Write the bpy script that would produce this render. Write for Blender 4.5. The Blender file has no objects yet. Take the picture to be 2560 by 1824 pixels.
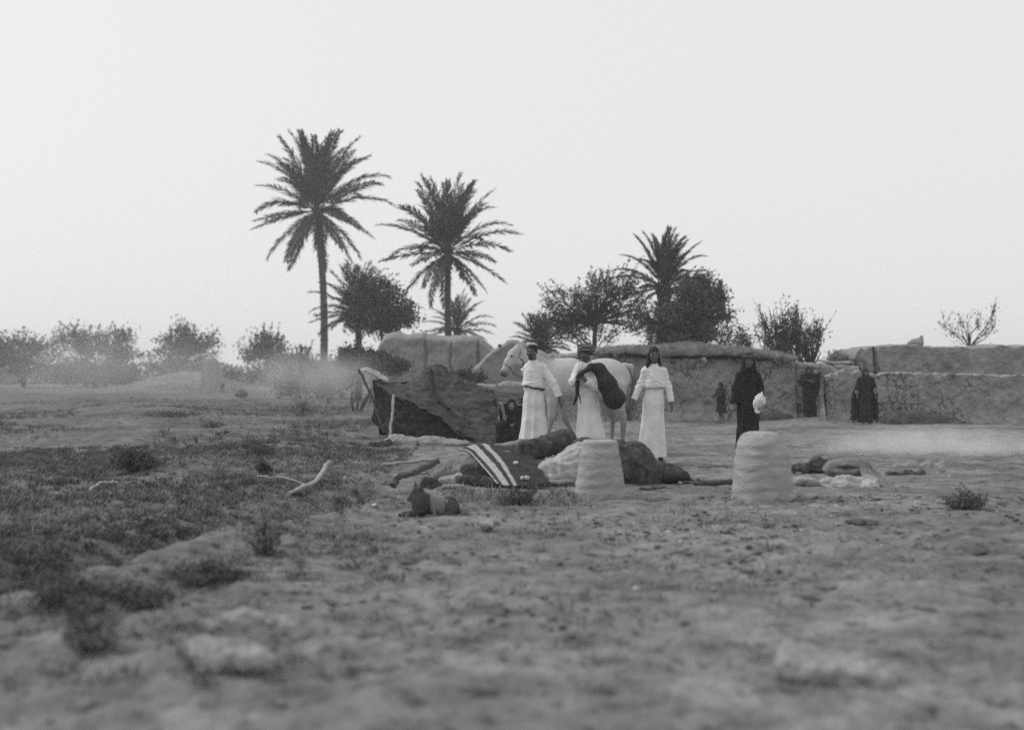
import bpy, math, random
import numpy as np
from mathutils import Vector, Matrix

# ------------------------------------------------------------------ camera, sky, sun, exposure
random.seed(7)
RNG = np.random.default_rng(11)
SC = bpy.context.scene
C = SC.collection
F = 3000.0          # focal length in photo pixels (photo is 2560 wide)
EYE = 1.19          # camera height above the ground, metres
HOR = 953.0         # row of the horizon

cam_d = bpy.data.cameras.new('camera')
cam = bpy.data.objects.new('camera', cam_d)
C.objects.link(cam)
cam.location = (0, 0, EYE)
cam.rotation_euler = (math.pi / 2, 0, 0)
cam_d.sensor_width = 36.0
cam_d.lens = 36.0 * F / 2560.0
cam_d.shift_y = (HOR - 912.0) / 2560.0
cam_d.clip_start = 0.05
cam_d.clip_end = 3000
cam_d.dof.use_dof = True
cam_d.dof.focus_distance = 18.5
cam_d.dof.aperture_fstop = 1.05
SC.camera = cam

world = bpy.data.worlds.new('World')
SC.world = world
world.use_nodes = True
wn, wl = world.node_tree.nodes, world.node_tree.links
wn.clear()
w_out = wn.new('ShaderNodeOutputWorld')
w_bg = wn.new('ShaderNodeBackground')
w_sky = wn.new('ShaderNodeTexSky')
w_sky.sky_type = 'NISHITA'
w_sky.sun_disc = False
SUN_EL, SUN_AZ = 42.0, -68.0          # azimuth from the view direction (+Y), negative = left
w_sky.sun_elevation = math.radians(SUN_EL)
w_sky.sun_rotation = math.radians(SUN_AZ)
w_sky.air_density = 1.0
w_sky.dust_density = 5.0
w_bw = wn.new('ShaderNodeRGBToBW')
w_mix = wn.new('ShaderNodeMix')
w_mix.data_type = 'FLOAT'
w_mix.inputs[0].default_value = 0.82     # even high overcast over the sky behind it
w_mix.inputs[3].default_value = 9.4
wl.new(w_sky.outputs[0], w_bw.inputs[0])
wl.new(w_bw.outputs[0], w_mix.inputs[2])
wl.new(w_mix.outputs[0], w_bg.inputs['Color'])
w_bg.inputs['Strength'].default_value = 0.1
wl.new(w_bg.outputs[0], w_out.inputs['Surface'])

sun_d = bpy.data.lights.new('sun', 'SUN')
sun_d.energy = 1.5
sun_d.angle = math.radians(10)
sun_d.color = (1.0, 1.0, 1.0)
sun = bpy.data.objects.new('sun', sun_d)
C.objects.link(sun)
az, el = math.radians(SUN_AZ), math.radians(SUN_EL)
sdir = Vector((math.sin(az) * math.cos(el), math.cos(az) * math.cos(el), math.sin(el)))
sdir = Vector((sdir.x, sdir.y, sdir.z))
sun.rotation_euler = sdir.to_track_quat('Z', 'Y').to_euler()

SC.view_settings.view_transform = 'Standard'
SC.view_settings.look = 'None'
SC.view_settings.gamma = 1
SC.view_settings.use_curve_mapping = False
SC.view_settings.exposure = 0.0
SC.cycles.max_bounces = 5
SC.cycles.diffuse_bounces = 3
SC.cycles.volume_bounces = 1
SC.cycles.transparent_max_bounces = 16
SC.cycles.caustics_reflective = False
SC.cycles.caustics_refractive = False
SC.cycles.volume_max_steps = 96
SC.cycles.use_denoising = False

# ------------------------------------------------------------------ noise
def _hash(ix, iy, iz, seed):
    h = (ix.astype(np.int64) * 374761393 + iy.astype(np.int64) * 668265263 + iz.astype(np.int64) * 2147483647 + seed * 974711) & 0xffffffff
    h = ((h ^ (h >> 13)) * 1274126177) & 0xffffffff
    h = (h ^ (h >> 16)) & 0xffffffff
    h = (h * 2246822519) & 0xffffffff
    h = h ^ (h >> 15)
    return (h & 0xffffff) / float(0xffffff)

def noise(x, y, z=0.0, seed=0):
    x, y, z = np.broadcast_arrays(np.asarray(x, float), np.asarray(y, float), np.asarray(z, float))
    ix, iy, iz = np.floor(x), np.floor(y), np.floor(z)
    fx, fy, fz = x - ix, y - iy, z - iz
    fx, fy, fz = fx * fx * (3 - 2 * fx), fy * fy * (3 - 2 * fy), fz * fz * (3 - 2 * fz)
    r = 0
    for a in (0, 1):
        for b in (0, 1):
            for c in (0, 1):
                w = (fx if a else 1 - fx) * (fy if b else 1 - fy) * (fz if c else 1 - fz)
                r = r + w * _hash(ix + a, iy + b, iz + c, seed)
    return r * 2 - 1

def fbm(x, y, z=0.0, seed=0, oct=4, gain=0.5):
    r, a, f = 0, 1.0, 1.0
    for o in range(oct):
        r = r + a * noise(np.asarray(x) * f, np.asarray(y) * f, np.asarray(z) * f, seed + o * 17)
        a *= gain; f *= 2.03
    return r

def worley(x, y, seed=0):
    """F2-F1 of jittered cells."""
    x, y = np.asarray(x, float), np.asarray(y, float)
    ix, iy = np.floor(x), np.floor(y)
    d1 = np.full(x.shape, 9.0); d2 = np.full(x.shape, 9.0)
    for a in (-1, 0, 1):
        for b in (-1, 0, 1):
            cx, cy = ix + a, iy + b
            px = cx + _hash(cx, cy, cx * 0, seed)
            py = cy + _hash(cx, cy, cx * 0 + 5, seed)
            d = np.hypot(x - px, y - py)
            d2 = np.minimum(d2, np.maximum(d, d1)); d1 = np.minimum(d1, d)
    return d2 - d1

def sstep(a, b, x):
    t = np.clip((np.asarray(x, float) - a) / (b - a), 0, 1)
    return t * t * (3 - 2 * t)

# ------------------------------------------------------------------ helpers
def P(u, v, Z):
    """Point seen at photo pixel (u, v) at depth Z metres."""
    return Vector(((u - 1280.0) / F * Z, Z, EYE + (HOR - v) / F * Z))

def X(u, Z):
    return (u - 1280.0) / F * Z

def seg_dist(x, y, pts):
    d = np.full(np.shape(x), 1e9)
    for (ax, ay), (bx, by) in zip(pts[:-1], pts[1:]):
        dx, dy = bx - ax, by - ay
        t = np.clip(((x - ax) * dx + (y - ay) * dy) / (dx * dx + dy * dy), 0, 1)
        d = np.minimum(d, np.hypot(x - ax - t * dx, y - ay - t * dy))
    return d

DITCH = [(-1.25, 13.6), (-1.7, 12.3), (-2.15, 10.8), (-2.75, 8.9), (-3.2, 7.2), (-4.2, 5.2)]
MOUNDS = [(-4.1, 15.4, 0.75, 0.20), (-5.6, 13.2, 1.0, 0.10), (-2.9, 17.5, 0.7, 0.10), (-3.9, 21.0, 1.0, 0.10), (-6.5, 26.0, 1.6, 0.16),
          (-0.55, 9.6, 0.9, 0.03), (-1.35, 5.4, 0.42, 0.13), (9.0, 35.8, 0.9, 0.12), (11.9, 36.0, 0.5, -0.02),
          (5.0, 22.5, 1.3, 0.09), (3.4, 24.0, 1.1, 0.05), (7.4, 21.5, 1.0, 0.08), (4.6, 9.0, 0.6, 0.05), (1.4, 8.3, 0.5, 0.05),
          (-12.5, 40, 3.0, 0.35), (-9, 33, 2.0, 0.18), (-16, 30, 3.0, 0.2), (-26.5, 100, 4.5, 1.7), (-1.0, 19.0, 0.8, 0.02),
          (2.2, 5.6, 0.5, 0.04), (0.3, 6.2, 0.6, 0.05)]
def gh(x, y):
    x, y = np.asarray(x, float), np.asarray(y, float)
    z = 0.60 * sstep(45, 120, y) * sstep(0.0, -6.0, x)
    z = z - 0.34 * np.exp(-(seg_dist(x, y, DITCH) / 0.5) ** 2)
    z = z + 0.12 * np.exp(-(seg_dist(x - 0.62, y, DITCH) / 0.3) ** 2)
    for mx, my, r, h in MOUNDS:
        z = z + h * np.exp(-(((x - mx) / r) ** 2 + ((y - my) / (r * 1.25)) ** 2))
    rough = np.where(x < -1.2, 1.0, 0.55)
    rough = rough * (1 - 0.7 * sstep(-2.0, -1.2, x) * sstep(6.0, 5.0, x) * sstep(10.0, 11.5, y) * sstep(26, 22, y))
    z = z + 0.055 * fbm(x * 0.5, y * 0.35, seed=3, oct=3) * rough
    z = z + 0.030 * fbm(x * 2.3, y * 1.5, seed=9, oct=3) * rough
    return z

def link(o, parent=None):
    C.objects.link(o)
    if parent is not None:
        o.parent = parent
    return o

def tag(o, label=None, cat=None, group=None, kind=None):
    if label: o['label'] = label
    if cat: o['category'] = cat
    if group: o['group'] = group
    if kind: o['kind'] = kind
    return o

def empty(name, loc, rz=0, label=None, cat=None, group=None):
    o = bpy.data.objects.new(name, None)
    o.empty_display_size = 0.2
    link(o); o.location = loc; o.rotation_euler = (0, 0, rz)
    return tag(o, label, cat, group)

def mesh_np(name, V, Q, smooth=True, mat_idx=None):
    """Mesh from (n,3) vertices and (m,k) faces, all the same size."""
    V = np.asarray(V, np.float32); Q = np.asarray(Q, np.int32)
    me = bpy.data.meshes.new(name)
    me.vertices.add(len(V)); me.vertices.foreach_set('co', V.ravel())
    k = Q.shape[1]
    me.loops.add(Q.size); me.loops.foreach_set('vertex_index', Q.ravel())
    me.polygons.add(len(Q))
    me.polygons.foreach_set('loop_start', np.arange(0, Q.size, k, dtype=np.int32))
    me.polygons.foreach_set('loop_total', np.full(len(Q), k, np.int32))
    if smooth:
        me.polygons.foreach_set('use_smooth', np.ones(len(Q), bool))
    if mat_idx is not None:
        me.polygons.foreach_set('material_index', np.asarray(mat_idx, np.int32))
    me.update(calc_edges=True)
    me.validate()
    return me

def obj(name, me, mats, parent=None, loc=None):
    o = bpy.data.objects.new(name, me)
    link(o, parent)
    if loc is not None: o.location = loc
    if not isinstance(mats, (list, tuple)): mats = [mats]
    if len(me.materials) == 0:
        for m in mats: me.materials.append(m)
    return o

class MB:
    """Collects quads/tris (as quads) in numpy-friendly lists."""
    def __init__(s): s.V = []; s.Q = []; s.n = 0
    def add(s, V, Q):
        V = np.asarray(V, float).reshape(-1, 3); Q = np.asarray(Q, int)
        s.V.append(V); s.Q.append(Q + s.n); s.n += len(V)
    def tube(s, pts, rad, sides=7, cap=True):
        pts = [Vector(p) for p in pts]; n = len(pts)
        if not hasattr(rad, '__len__'): rad = [rad] * n
        ref = Vector((0.13, 0.31, 0.94)); rings = []
        t0 = (pts[1] - pts[0]).normalized()
        if abs(t0.dot(ref)) > 0.9: ref = Vector((0.9, 0.3, 0.1))
        a = t0.cross(ref).normalized()
        for i, p in enumerate(pts):
            t = (pts[min(i + 1, n - 1)] - pts[max(i - 1, 0)]).normalized()
            a = (a - t * a.dot(t)).normalized(); b = t.cross(a)
            for j in range(sides):
                an = 2 * math.pi * j / sides
                rings.append(p + (a * math.cos(an) + b * math.sin(an)) * rad[i])
        Q = []
        for i in range(n - 1):
            for j in range(sides):
                j2 = (j + 1) % sides
                Q.append((i * sides + j, i * sides + j2, (i + 1) * sides + j2, (i + 1) * sides + j))
        V = [tuple(v) for v in rings]
        if cap:
            for (i, rev) in ((0, True), (n - 1, False)):
                c = len(V); V.append(tuple(pts[i])); 
                for j in range(0, sides):
                    j2 = (j + 1) % sides
                    # degenerate-free quad caps: centre, j, mid, j2 -> use small trick of two-vertex quads
                    m = len(V); V.append(tuple((rings[i * sides + j] + rings[i * sides + j2]) * 0.5))
                    q = (c, i * sides + j, m, i * sides + j2)
                    Q.append(q[::-1] if not rev else q)
        s.add(V, Q)
    def mesh(s, name, smooth=True):
        return mesh_np(name, np.concatenate(s.V), np.concatenate(s.Q), smooth)

# ------------------------------------------------------------------ signed distance modelling
class SDF:
    def __init__(s, lo, hi, res):
        s.lo = np.array(lo, float); s.res = res
        s.n = np.ceil((np.array(hi) - s.lo) / res).astype(int) + 1
        s.f = np.full(s.n, 0.5, np.float32)
    def box(s, lo, hi):
        a = np.clip(np.floor((np.array(lo) - s.lo) / s.res).astype(int), 0, s.n - 1)
        b = np.clip(np.ceil((np.array(hi) - s.lo) / s.res).astype(int) + 1, 1, s.n)
        ax = [s.lo[i] + s.res * np.arange(a[i], b[i]) for i in range(3)]
        return tuple(slice(a[i], b[i]) for i in range(3)), ax[0][:, None, None], ax[1][None, :, None], ax[2][None, None, :]
    def _merge(s, sl, d, k, sub=False):
        f = s.f[sl]
        if sub:
            d = -d
            h = np.clip(k - np.abs(f - d), 0, None) / k if k > 0 else 0
            s.f[sl] = np.maximum(f, d) + h * h * k * 0.25
        else:
            h = np.clip(k - np.abs(f - d), 0, None) / k if k > 0 else 0
            s.f[sl] = np.minimum(f, d) - h * h * k * 0.25
    def cone(s, a, b, ra, rb, k=0.02, sub=False, sy=1.0, pad=None):
        """round cone a->b; sy < 1 squashes it in y."""
        a = np.array(a, float); b = np.array(b, float)
        r = max(ra, rb) + k + s.res * 3
        sl, x, y, z = s.box(np.minimum(a, b) - r, np.maximum(a, b) + r)
        if sy != 1.0:
            ym = (a[1] + b[1]) / 2
            y = ym + (y - ym) / sy; a = a.copy(); b = b.copy(); a[1] = ym + (a[1] - ym) / sy; b[1] = ym + (b[1] - ym) / sy
        ba = b - a; L2 = ba.dot(ba) + 1e-9
        t = np.clip(((x - a[0]) * ba[0] + (y - a[1]) * ba[1] + (z - a[2]) * ba[2]) / L2, 0, 1)
        d = np.sqrt((x - a[0] - t * ba[0]) ** 2 + (y - a[1] - t * ba[1]) ** 2 + (z - a[2] - t * ba[2]) ** 2) - (ra + (rb - ra) * t)
        if sy != 1.0: d = d * (0.5 + 0.5 * sy)
        s._merge(sl, d, k, sub)
    def ell(s, c, r, k=0.02, sub=False, M=None):
        c = np.array(c, float); r = np.array(r, float)
        R = r.max() + k + s.res * 3
        sl, x, y, z = s.box(c - R, c + R)
        x, y, z = x - c[0], y - c[1], z - c[2]
        if M is not None:
            M = np.array(M)
            x, y, z = (M[0, 0] * x + M[1, 0] * y + M[2, 0] * z, M[0, 1] * x + M[1, 1] * y + M[2, 1] * z, M[0, 2] * x + M[1, 2] * y + M[2, 2] * z)
        k0 = np.sqrt((x / r[0]) ** 2 + (y / r[1]) ** 2 + (z / r[2]) ** 2)
        k1 = np.sqrt((x / r[0] ** 2) ** 2 + (y / r[1] ** 2) ** 2 + (z / r[2] ** 2) ** 2) + 1e-9
        s._merge(sl, k0 * (k0 - 1) / k1, k, sub)
    def fn(s, fun, lo, hi, k=0.02, sub=False):
        sl, x, y, z = s.box(lo, hi)
        s._merge(sl, np.broadcast_to(fun(x, y, z), s.f[sl].shape), k, sub)
    def above(s, z0):
        z = s.lo[2] + s.res * np.arange(s.n[2])[None, None, :]
        s.f = np.maximum(s.f, (z0 - z)).astype(np.float32)
    def extract(s, bump=0.0, freq=8.0, seed=0, fold=None):
        f = s.f; nx, ny, nz = f.shape
        ins = f < 0
        c = lambda g, i, j, k: g[i:nx - 1 + i, j:ny - 1 + j, k:nz - 1 + k]
        cnt = np.zeros((nx - 1, ny - 1, nz - 1), np.int8)
        for i in (0, 1):
            for j in (0, 1):
                for k in (0, 1): cnt += c(ins, i, j, k)
        act = (cnt > 0) & (cnt < 8)
        I, J, K = np.nonzero(act)
        idx = np.full(act.shape, -1, np.int32); idx[I, J, K] = np.arange(len(I))
        acc = np.zeros((len(I), 3)); w = np.zeros(len(I))
        corners = [(i, j, k) for i in (0, 1) for j in (0, 1) for k in (0, 1)]
        for p in corners:
            for ax in range(3):
                if p[ax] == 0:
                    q = list(p); q[ax] = 1
                    fa = f[I + p[0], J + p[1], K + p[2]]; fb = f[I + q[0], J + q[1], K + q[2]]
                    m = (fa < 0) != (fb < 0)
                    t = np.where(m, fa / np.where(m, fa - fb, 1), 0)
                    pos = np.array(p, float)[None, :].repeat(len(I), 0); pos[:, ax] += t
                    acc[m] += pos[m]; w[m] += 1
        V = acc / w[:, None] + np.stack([I, J, K], 1)
        V = s.lo + V * s.res
        Q = []
        for ax in range(3):
            a0 = [slice(None)] * 3; a1 = [slice(None)] * 3
            a0[ax] = slice(0, -1); a1[ax] = slice(1, None)
            A, B = ins[tuple(a0)], ins[tuple(a1)]
            e1, e2 = [(1, 2), (2, 0), (0, 1)][ax]
            E = np.nonzero(A != B); E = [e for e in E]
            ok = np.ones(len(E[0]), bool)
            for e in (e1, e2):
                ok &= (E[e] > 0) & (E[e] < s.n[e] - 1)
            E = [e[ok] for e in E]
            flip = A[E[0], E[1], E[2]]
            def cell(d1, d2):
                e = [E[0].copy(), E[1].copy(), E[2].copy()]
                e[e1] -= d1; e[e2] -= d2
                return idx[e[0], e[1], e[2]]
            q = np.stack([cell(1, 1), cell(0, 1), cell(0, 0), cell(1, 0)], 1)
            q[~flip] = q[~flip][:, ::-1]
            Q.append(q)
        Q = np.concatenate(Q)
        Q = Q[(Q >= 0).all(1)]
        if bump or fold is not None:
            N = vnormals(V, Q)
            if bump: V = V + N * (bump * fbm(V[:, 0] * freq, V[:, 1] * freq, V[:, 2] * freq, seed=seed, oct=3))[:, None]
            if fold is not None: V = V + N * fold(V, N)[:, None]
        return V, Q
    def mesh(s, name, **kw):
        V, Q = s.extract(**kw)
        return mesh_np(name, V, Q, True)

def vnormals(V, Q):
    a, b, c, d = V[Q[:, 0]], V[Q[:, 1]], V[Q[:, 2]], V[Q[:, 3]]
    n = np.cross(c - a, d - b)
    N = np.zeros_like(V)
    for i in range(4): np.add.at(N, Q[:, i], n)
    return N / (np.linalg.norm(N, axis=1, keepdims=True) + 1e-12)

# ------------------------------------------------------------------ materials (all neutral: the photograph has no colour)
def mat(name, lo, hi, scale=6.0, detail=6.0, rough=0.9, bump=0.3, bscale=None, bdist=0.02, spots=None, stretch=None, coords='Object', extra=None, spec=0.2):
    m = bpy.data.materials.new(name); m.use_nodes = True
    n, l = m.node_tree.nodes, m.node_tree.links
    b = n['Principled BSDF']; b.inputs['Roughness'].default_value = rough
    b.inputs['Specular IOR Level'].default_value = spec
    tc = n.new('ShaderNodeTexCoord'); mp = n.new('ShaderNodeMapping')
    if stretch: mp.inputs['Scale'].default_value = stretch
    if coords == 'World':
        g = n.new('ShaderNodeNewGeometry'); l.new(g.outputs['Position'], mp.inputs['Vector'])
    else:
        l.new(tc.outputs[coords], mp.inputs['Vector'])
    t = n.new('ShaderNodeTexNoise'); t.inputs['Scale'].default_value = scale; t.inputs['Detail'].default_value = detail; t.inputs['Roughness'].default_value = 0.65
    l.new(mp.outputs[0], t.inputs['Vector'])
    r = n.new('ShaderNodeMapRange'); r.inputs[1].default_value = 0.3; r.inputs[2].default_value = 0.7
    r.inputs[3].default_value = lo; r.inputs[4].default_value = hi
    l.new(t.outputs[0], r.inputs[0])
    out = r.outputs[0]
    if spots:
        sc_, th, val = spots
        t2 = n.new('ShaderNodeTexNoise'); t2.inputs['Scale'].default_value = sc_; t2.inputs['Detail'].default_value = 4
        l.new(mp.outputs[0], t2.inputs['Vector'])
        r2 = n.new('ShaderNodeMapRange'); r2.inputs[1].default_value = th; r2.inputs[2].default_value = th + 0.08
        l.new(t2.outputs[0], r2.inputs[0])
        mx = n.new('ShaderNodeMix'); mx.data_type = 'FLOAT'
        l.new(r2.outputs[0], mx.inputs[0]); l.new(out, mx.inputs[2]); mx.inputs[3].default_value = val
        out = mx.outputs[0]
    if extra: out = extra(n, l, tc, mp, out)
    cb = n.new('ShaderNodeCombineColor')
    for i in range(3): l.new(out, cb.inputs[i])
    l.new(cb.outputs[0], b.inputs['Base Color'])
    if bump:
        t3 = n.new('ShaderNodeTexNoise'); t3.inputs['Scale'].default_value = bscale or scale * 4; t3.inputs['Detail'].default_value = 5
        l.new(mp.outputs[0], t3.inputs['Vector'])
        bp = n.new('ShaderNodeBump'); bp.inputs['Strength'].default_value = bump; bp.inputs['Distance'].default_value = bdist
        l.new(t3.outputs[0], bp.inputs['Height']); l.new(bp.outputs[0], b.inputs['Normal'])
    return m

def leafmat(name, lo, hi, scale=3.0):
    m = mat(name, lo, hi, scale=scale, detail=3, rough=0.7, bump=0, coords='World')
    return m

M = {}
M['mud'] = mat('mud_plaster', 0.17, 0.34, scale=2.6, detail=10, bump=1.0, bscale=11, bdist=0.06, coords='World', spots=(1.3, 0.60, 0.15))
M['mud_far'] = mat('mud_far', 0.20, 0.28, scale=0.9, bump=0.5, bscale=8, bdist=0.03, coords='World')
M['thatch'] = mat('roof_brush', 0.11, 0.38, scale=5, bump=0.8, bscale=25, bdist=0.03, coords='World', stretch=(0.6, 1, 2))
M['wood_dark'] = mat('old_wood', 0.05, 0.13, scale=12, bump=0.4)
M['wood_pale'] = mat('bleached_wood', 0.26, 0.42, scale=14, bump=0.4)
M['clay'] = mat('oven_clay', 0.23, 0.42, scale=3.5, detail=9, bump=0.8, bscale=26, bdist=0.015, stretch=(1, 1, 3.0), spots=(2.2, 0.60, 0.22))
M['tent'] = mat('goat_hair_shaded', 0.014, 0.060, scale=7, bump=0.6, bscale=50, bdist=0.01, stretch=(0.6, 1, 3.0), spots=(9, 0.66, 0.14), spec=0.05)  # shaded copy of the goat hair: shade on the walls put into the colour
M['tent_roof_lit'] = mat('goat_hair_lit', 0.025, 0.105, scale=6, bump=0.7, bscale=50, bdist=0.012, stretch=(0.6, 1, 2.0), spots=(9, 0.68, 0.2), spec=0.05)  # lit copy of the goat hair: light on the roof put into the colour
M['tent_in'] = mat('tent_inner', 0.010, 0.02, scale=5, bump=0.3, spec=0.0)
M['cloth_white'] = mat('white_cotton', 0.58, 0.74, scale=5, bump=0.25, bscale=60, bdist=0.004, spec=0.1)
M['cloth_pale'] = mat('pale_sacking', 0.24, 0.46, scale=6, bump=0.5, bscale=40, bdist=0.01, spec=0.1)
M['cloth_grey'] = mat('grey_sacking', 0.13, 0.24, scale=6, bump=0.5, bscale=45, bdist=0.01, spec=0.1)
M['cloth_dark'] = mat('dark_felt', 0.025, 0.11, scale=9, bump=0.6, bscale=40, bdist=0.01, spots=(10, 0.66, 0.14), spec=0.1)
M['cloth_black'] = mat('black_cloth', 0.010, 0.034, scale=7, bump=0.3, bscale=50, bdist=0.005, spec=0.1)
M['skin_bag'] = mat('goatskin', 0.010, 0.022, scale=9, bump=0.5, bscale=60, bdist=0.005, rough=0.6, spec=0.3)
M['skin'] = mat('brown_skin', 0.07, 0.115, scale=20, bump=0.1, rough=0.6, spec=0.3)
M['skin_pale'] = mat('lighter_skin', 0.16, 0.22, scale=20, bump=0.1, rough=0.6, spec=0.3)
M['hair'] = mat('black_hair', 0.006, 0.015, scale=20, bump=0.5, rough=0.6)
M['rug_dark'] = mat('rug_dark_wool', 0.026, 0.070, scale=16, bump=0.6, bscale=160, bdist=0.004, spec=0.05)
M['rug_pale'] = mat('rug_pale_wool', 0.28, 0.42, scale=16, bump=0.6, bscale=160, bdist=0.004, spec=0.05)
M['dog'] = mat('dog_fur', 0.035, 0.085, scale=8, bump=0.7, bscale=60, bdist=0.01, extra=None)
M['stone_pale'] = mat('pale_stone', 0.42, 0.56, scale=9, bump=0.5)
M['stone'] = mat('earth_clod', 0.20, 0.30, scale=9, bump=0.6, coords='World')
M['stone_dark'] = mat('dark_clod', 0.05, 0.12, scale=9, bump=0.6)
M['trunk'] = mat('palm_trunk', 0.045, 0.10, scale=3, bump=0.9, bscale=10, bdist=0.05, stretch=(1, 1, 3))
M['bark'] = mat('bark', 0.03, 0.07, scale=5, bump=0.5)
M['palm_leaf'] = leafmat('palm_leaf', 0.06, 0.14, 1.2)
M['leaf_dark'] = leafmat('leaf_dark', 0.04, 0.11, 1.0)
M['leaf_mid'] = leafmat('leaf_mid', 0.05, 0.10, 1.0)
M['leaf_scrub'] = leafmat('leaf_scrub', 0.13, 0.26, 1.8)
M['leaf_scrub_dark'] = leafmat('leaf_scrub_dark', 0.055, 0.15, 1.8)
M['grass_pale'] = leafmat('grass_pale', 0.16, 0.30, 2.0)
M['feather'] = mat('white_feathers', 0.55, 0.68, scale=20, bump=0.6, bscale=50)

def horse_extra(n, l, tc, mp, out):
    # grey muzzle skin and darker lower legs belong to the coat
    sx = n.new('ShaderNodeSeparateXYZ'); l.new(tc.outputs['Object'], sx.inputs[0])
    def ball(cx, cz, r0, r1, val, cur):
        vm = n.new('ShaderNodeVectorMath'); vm.operation = 'DISTANCE'; l.new(tc.outputs['Object'], vm.inputs[0]); vm.inputs[1].default_value = (cx, 0.0, cz)
        r = n.new('ShaderNodeMapRange'); r.inputs[1].default_value = r0; r.inputs[2].default_value = r1; r.inputs[3].default_value = 1; r.inputs[4].default_value = 0
        l.new(vm.outputs['Value'], r.inputs[0])
        mx = n.new('ShaderNodeMix'); mx.data_type = 'FLOAT'; l.new(r.outputs[0], mx.inputs[0]); l.new(cur, mx.inputs[2]); mx.inputs[3].default_value = val
        return mx.outputs[0]
    out = ball(-1.075, 1.305, 0.05, 0.12, 0.10, out)
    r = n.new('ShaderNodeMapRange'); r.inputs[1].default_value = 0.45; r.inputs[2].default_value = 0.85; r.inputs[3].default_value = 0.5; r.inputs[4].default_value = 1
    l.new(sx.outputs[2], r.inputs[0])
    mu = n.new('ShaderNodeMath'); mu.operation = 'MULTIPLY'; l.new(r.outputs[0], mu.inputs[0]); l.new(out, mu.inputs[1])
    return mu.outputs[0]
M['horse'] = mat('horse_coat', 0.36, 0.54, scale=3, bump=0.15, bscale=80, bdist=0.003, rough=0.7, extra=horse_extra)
M['horse_mane'] = mat('horse_mane', 0.34, 0.46, scale=12, bump=0.4, bscale=60)
M['tail'] = mat('horse_hair', 0.14, 0.30, scale=12, bump=0.6, bscale=60, bdist=0.006, stretch=(3, 3, 0.6))

def turban_extra(n, l, tc, mp, out):
    w = n.new('ShaderNodeTexWave'); w.wave_type = 'BANDS'; w.bands_direction = 'Z'; w.inputs['Scale'].default_value = 7; w.inputs['Distortion'].default_value = 9; w.inputs['Detail'].default_value = 2
    l.new(mp.outputs[0], w.inputs['Vector'])
    r = n.new('ShaderNodeMapRange'); r.inputs[1].default_value = 0.55; r.inputs[2].default_value = 0.65; r.inputs[3].default_value = 0.025; r.inputs[4].default_value = 0.2
    l.new(w.outputs['Fac'], r.inputs[0])
    return r.outputs[0]
M['turban'] = mat('striped_turban', 0.02, 0.2, scale=5, bump=0.5, bscale=40, extra=turban_extra)

# ------------------------------------------------------------------ ground
def ground_extra(n, l, tc, mp, out):
    # trodden pale earth against darker weedy soil in broad patches, small clods as specks
    t = n.new('ShaderNodeTexNoise'); t.inputs['Scale'].default_value = 0.42; t.inputs['Detail'].default_value = 5; t.inputs['Roughness'].default_value = 0.6
    l.new(mp.outputs[0], t.inputs['Vector'])
    r = n.new('ShaderNodeMapRange'); r.inputs[1].default_value = 0.42; r.inputs[2].default_value = 0.62; r.inputs[3].default_value = 1.05; r.inputs[4].default_value = 0.66
    l.new(t.outputs[0], r.inputs[0])
    mu = n.new('ShaderNodeMath'); mu.operation = 'MULTIPLY'; l.new(r.outputs[0], mu.inputs[0]); l.new(out, mu.inputs[1])
    t2 = n.new('ShaderNodeTexNoise'); t2.inputs['Scale'].default_value = 7.0; t2.inputs['Detail'].default_value = 3
    l.new(mp.outputs[0], t2.inputs['Vector'])
    r2 = n.new('ShaderNodeMapRange'); r2.inputs[1].default_value = 0.56; r2.inputs[2].default_value = 0.70; r2.inputs[3].default_value = 1.0; r2.inputs[4].default_value = 0.42
    l.new(t2.outputs[0], r2.inputs[0])
    mu2 = n.new('ShaderNodeMath'); mu2.operation = 'MULTIPLY'; l.new(r2.outputs[0], mu2.inputs[0]); l.new(mu.outputs[0], mu2.inputs[1])
    # weedy soil on the left side
    sx = n.new('ShaderNodeSeparateXYZ'); l.new(mp.outputs[0], sx.inputs[0])
    ad = n.new('ShaderNodeMath'); ad.operation = 'MULTIPLY_ADD'; l.new(t.outputs[0], ad.inputs[0]); ad.inputs[1].default_value = 5.0; l.new(sx.outputs[0], ad.inputs[2])
    r3 = n.new('ShaderNodeMapRange'); r3.inputs[1].default_value = -1.6; r3.inputs[2].default_value = 1.6; r3.inputs[3].default_value = 0.78; r3.inputs[4].default_value = 1.0
    l.new(ad.outputs[0], r3.inputs[0])
    mu3 = n.new('ShaderNodeMath'); mu3.operation = 'MULTIPLY'; l.new(r3.outputs[0], mu3.inputs[0]); l.new(mu2.outputs[0], mu3.inputs[1])
    return mu3.outputs[0]
M['ground'] = mat('dry_earth', 0.115, 0.31, scale=3.2, detail=12, bump=1.0, bscale=22, bdist=0.04, coords='World', extra=ground_extra, spec=0.05)

nr, nc = 620, 560
ys = np.concatenate([np.linspace(-6, 2.2, 14), np.geomspace(2.3, 60, nr - 60), np.geomspace(61, 2200, 46)])
ts = np.linspace(-1, 1, nc); ts = np.sign(ts) * (np.abs(ts) * 0.55 + 0.45 * np.abs(ts) ** 3)
Y, T = np.meshgrid(ys, ts, indexing='ij')
Xg = T * (np.abs(Y) * 0.95 + 6.0)
Zg = gh(Xg, Y)
fine = np.clip(1 - Y / 45.0, 0, 1)
Zg = Zg + fine * (0.015 * fbm(Xg * 6, Y * 5, seed=21, oct=4, gain=0.65) + 0.045 * np.clip(fbm(Xg * 4.1, Y * 3.4, seed=33, oct=4) - 0.25, 0, 1) - 0.03 * np.clip(fbm(Xg * 2.7, Y * 2.0, seed=35, oct=4) - 0.4, 0, 1))
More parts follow.
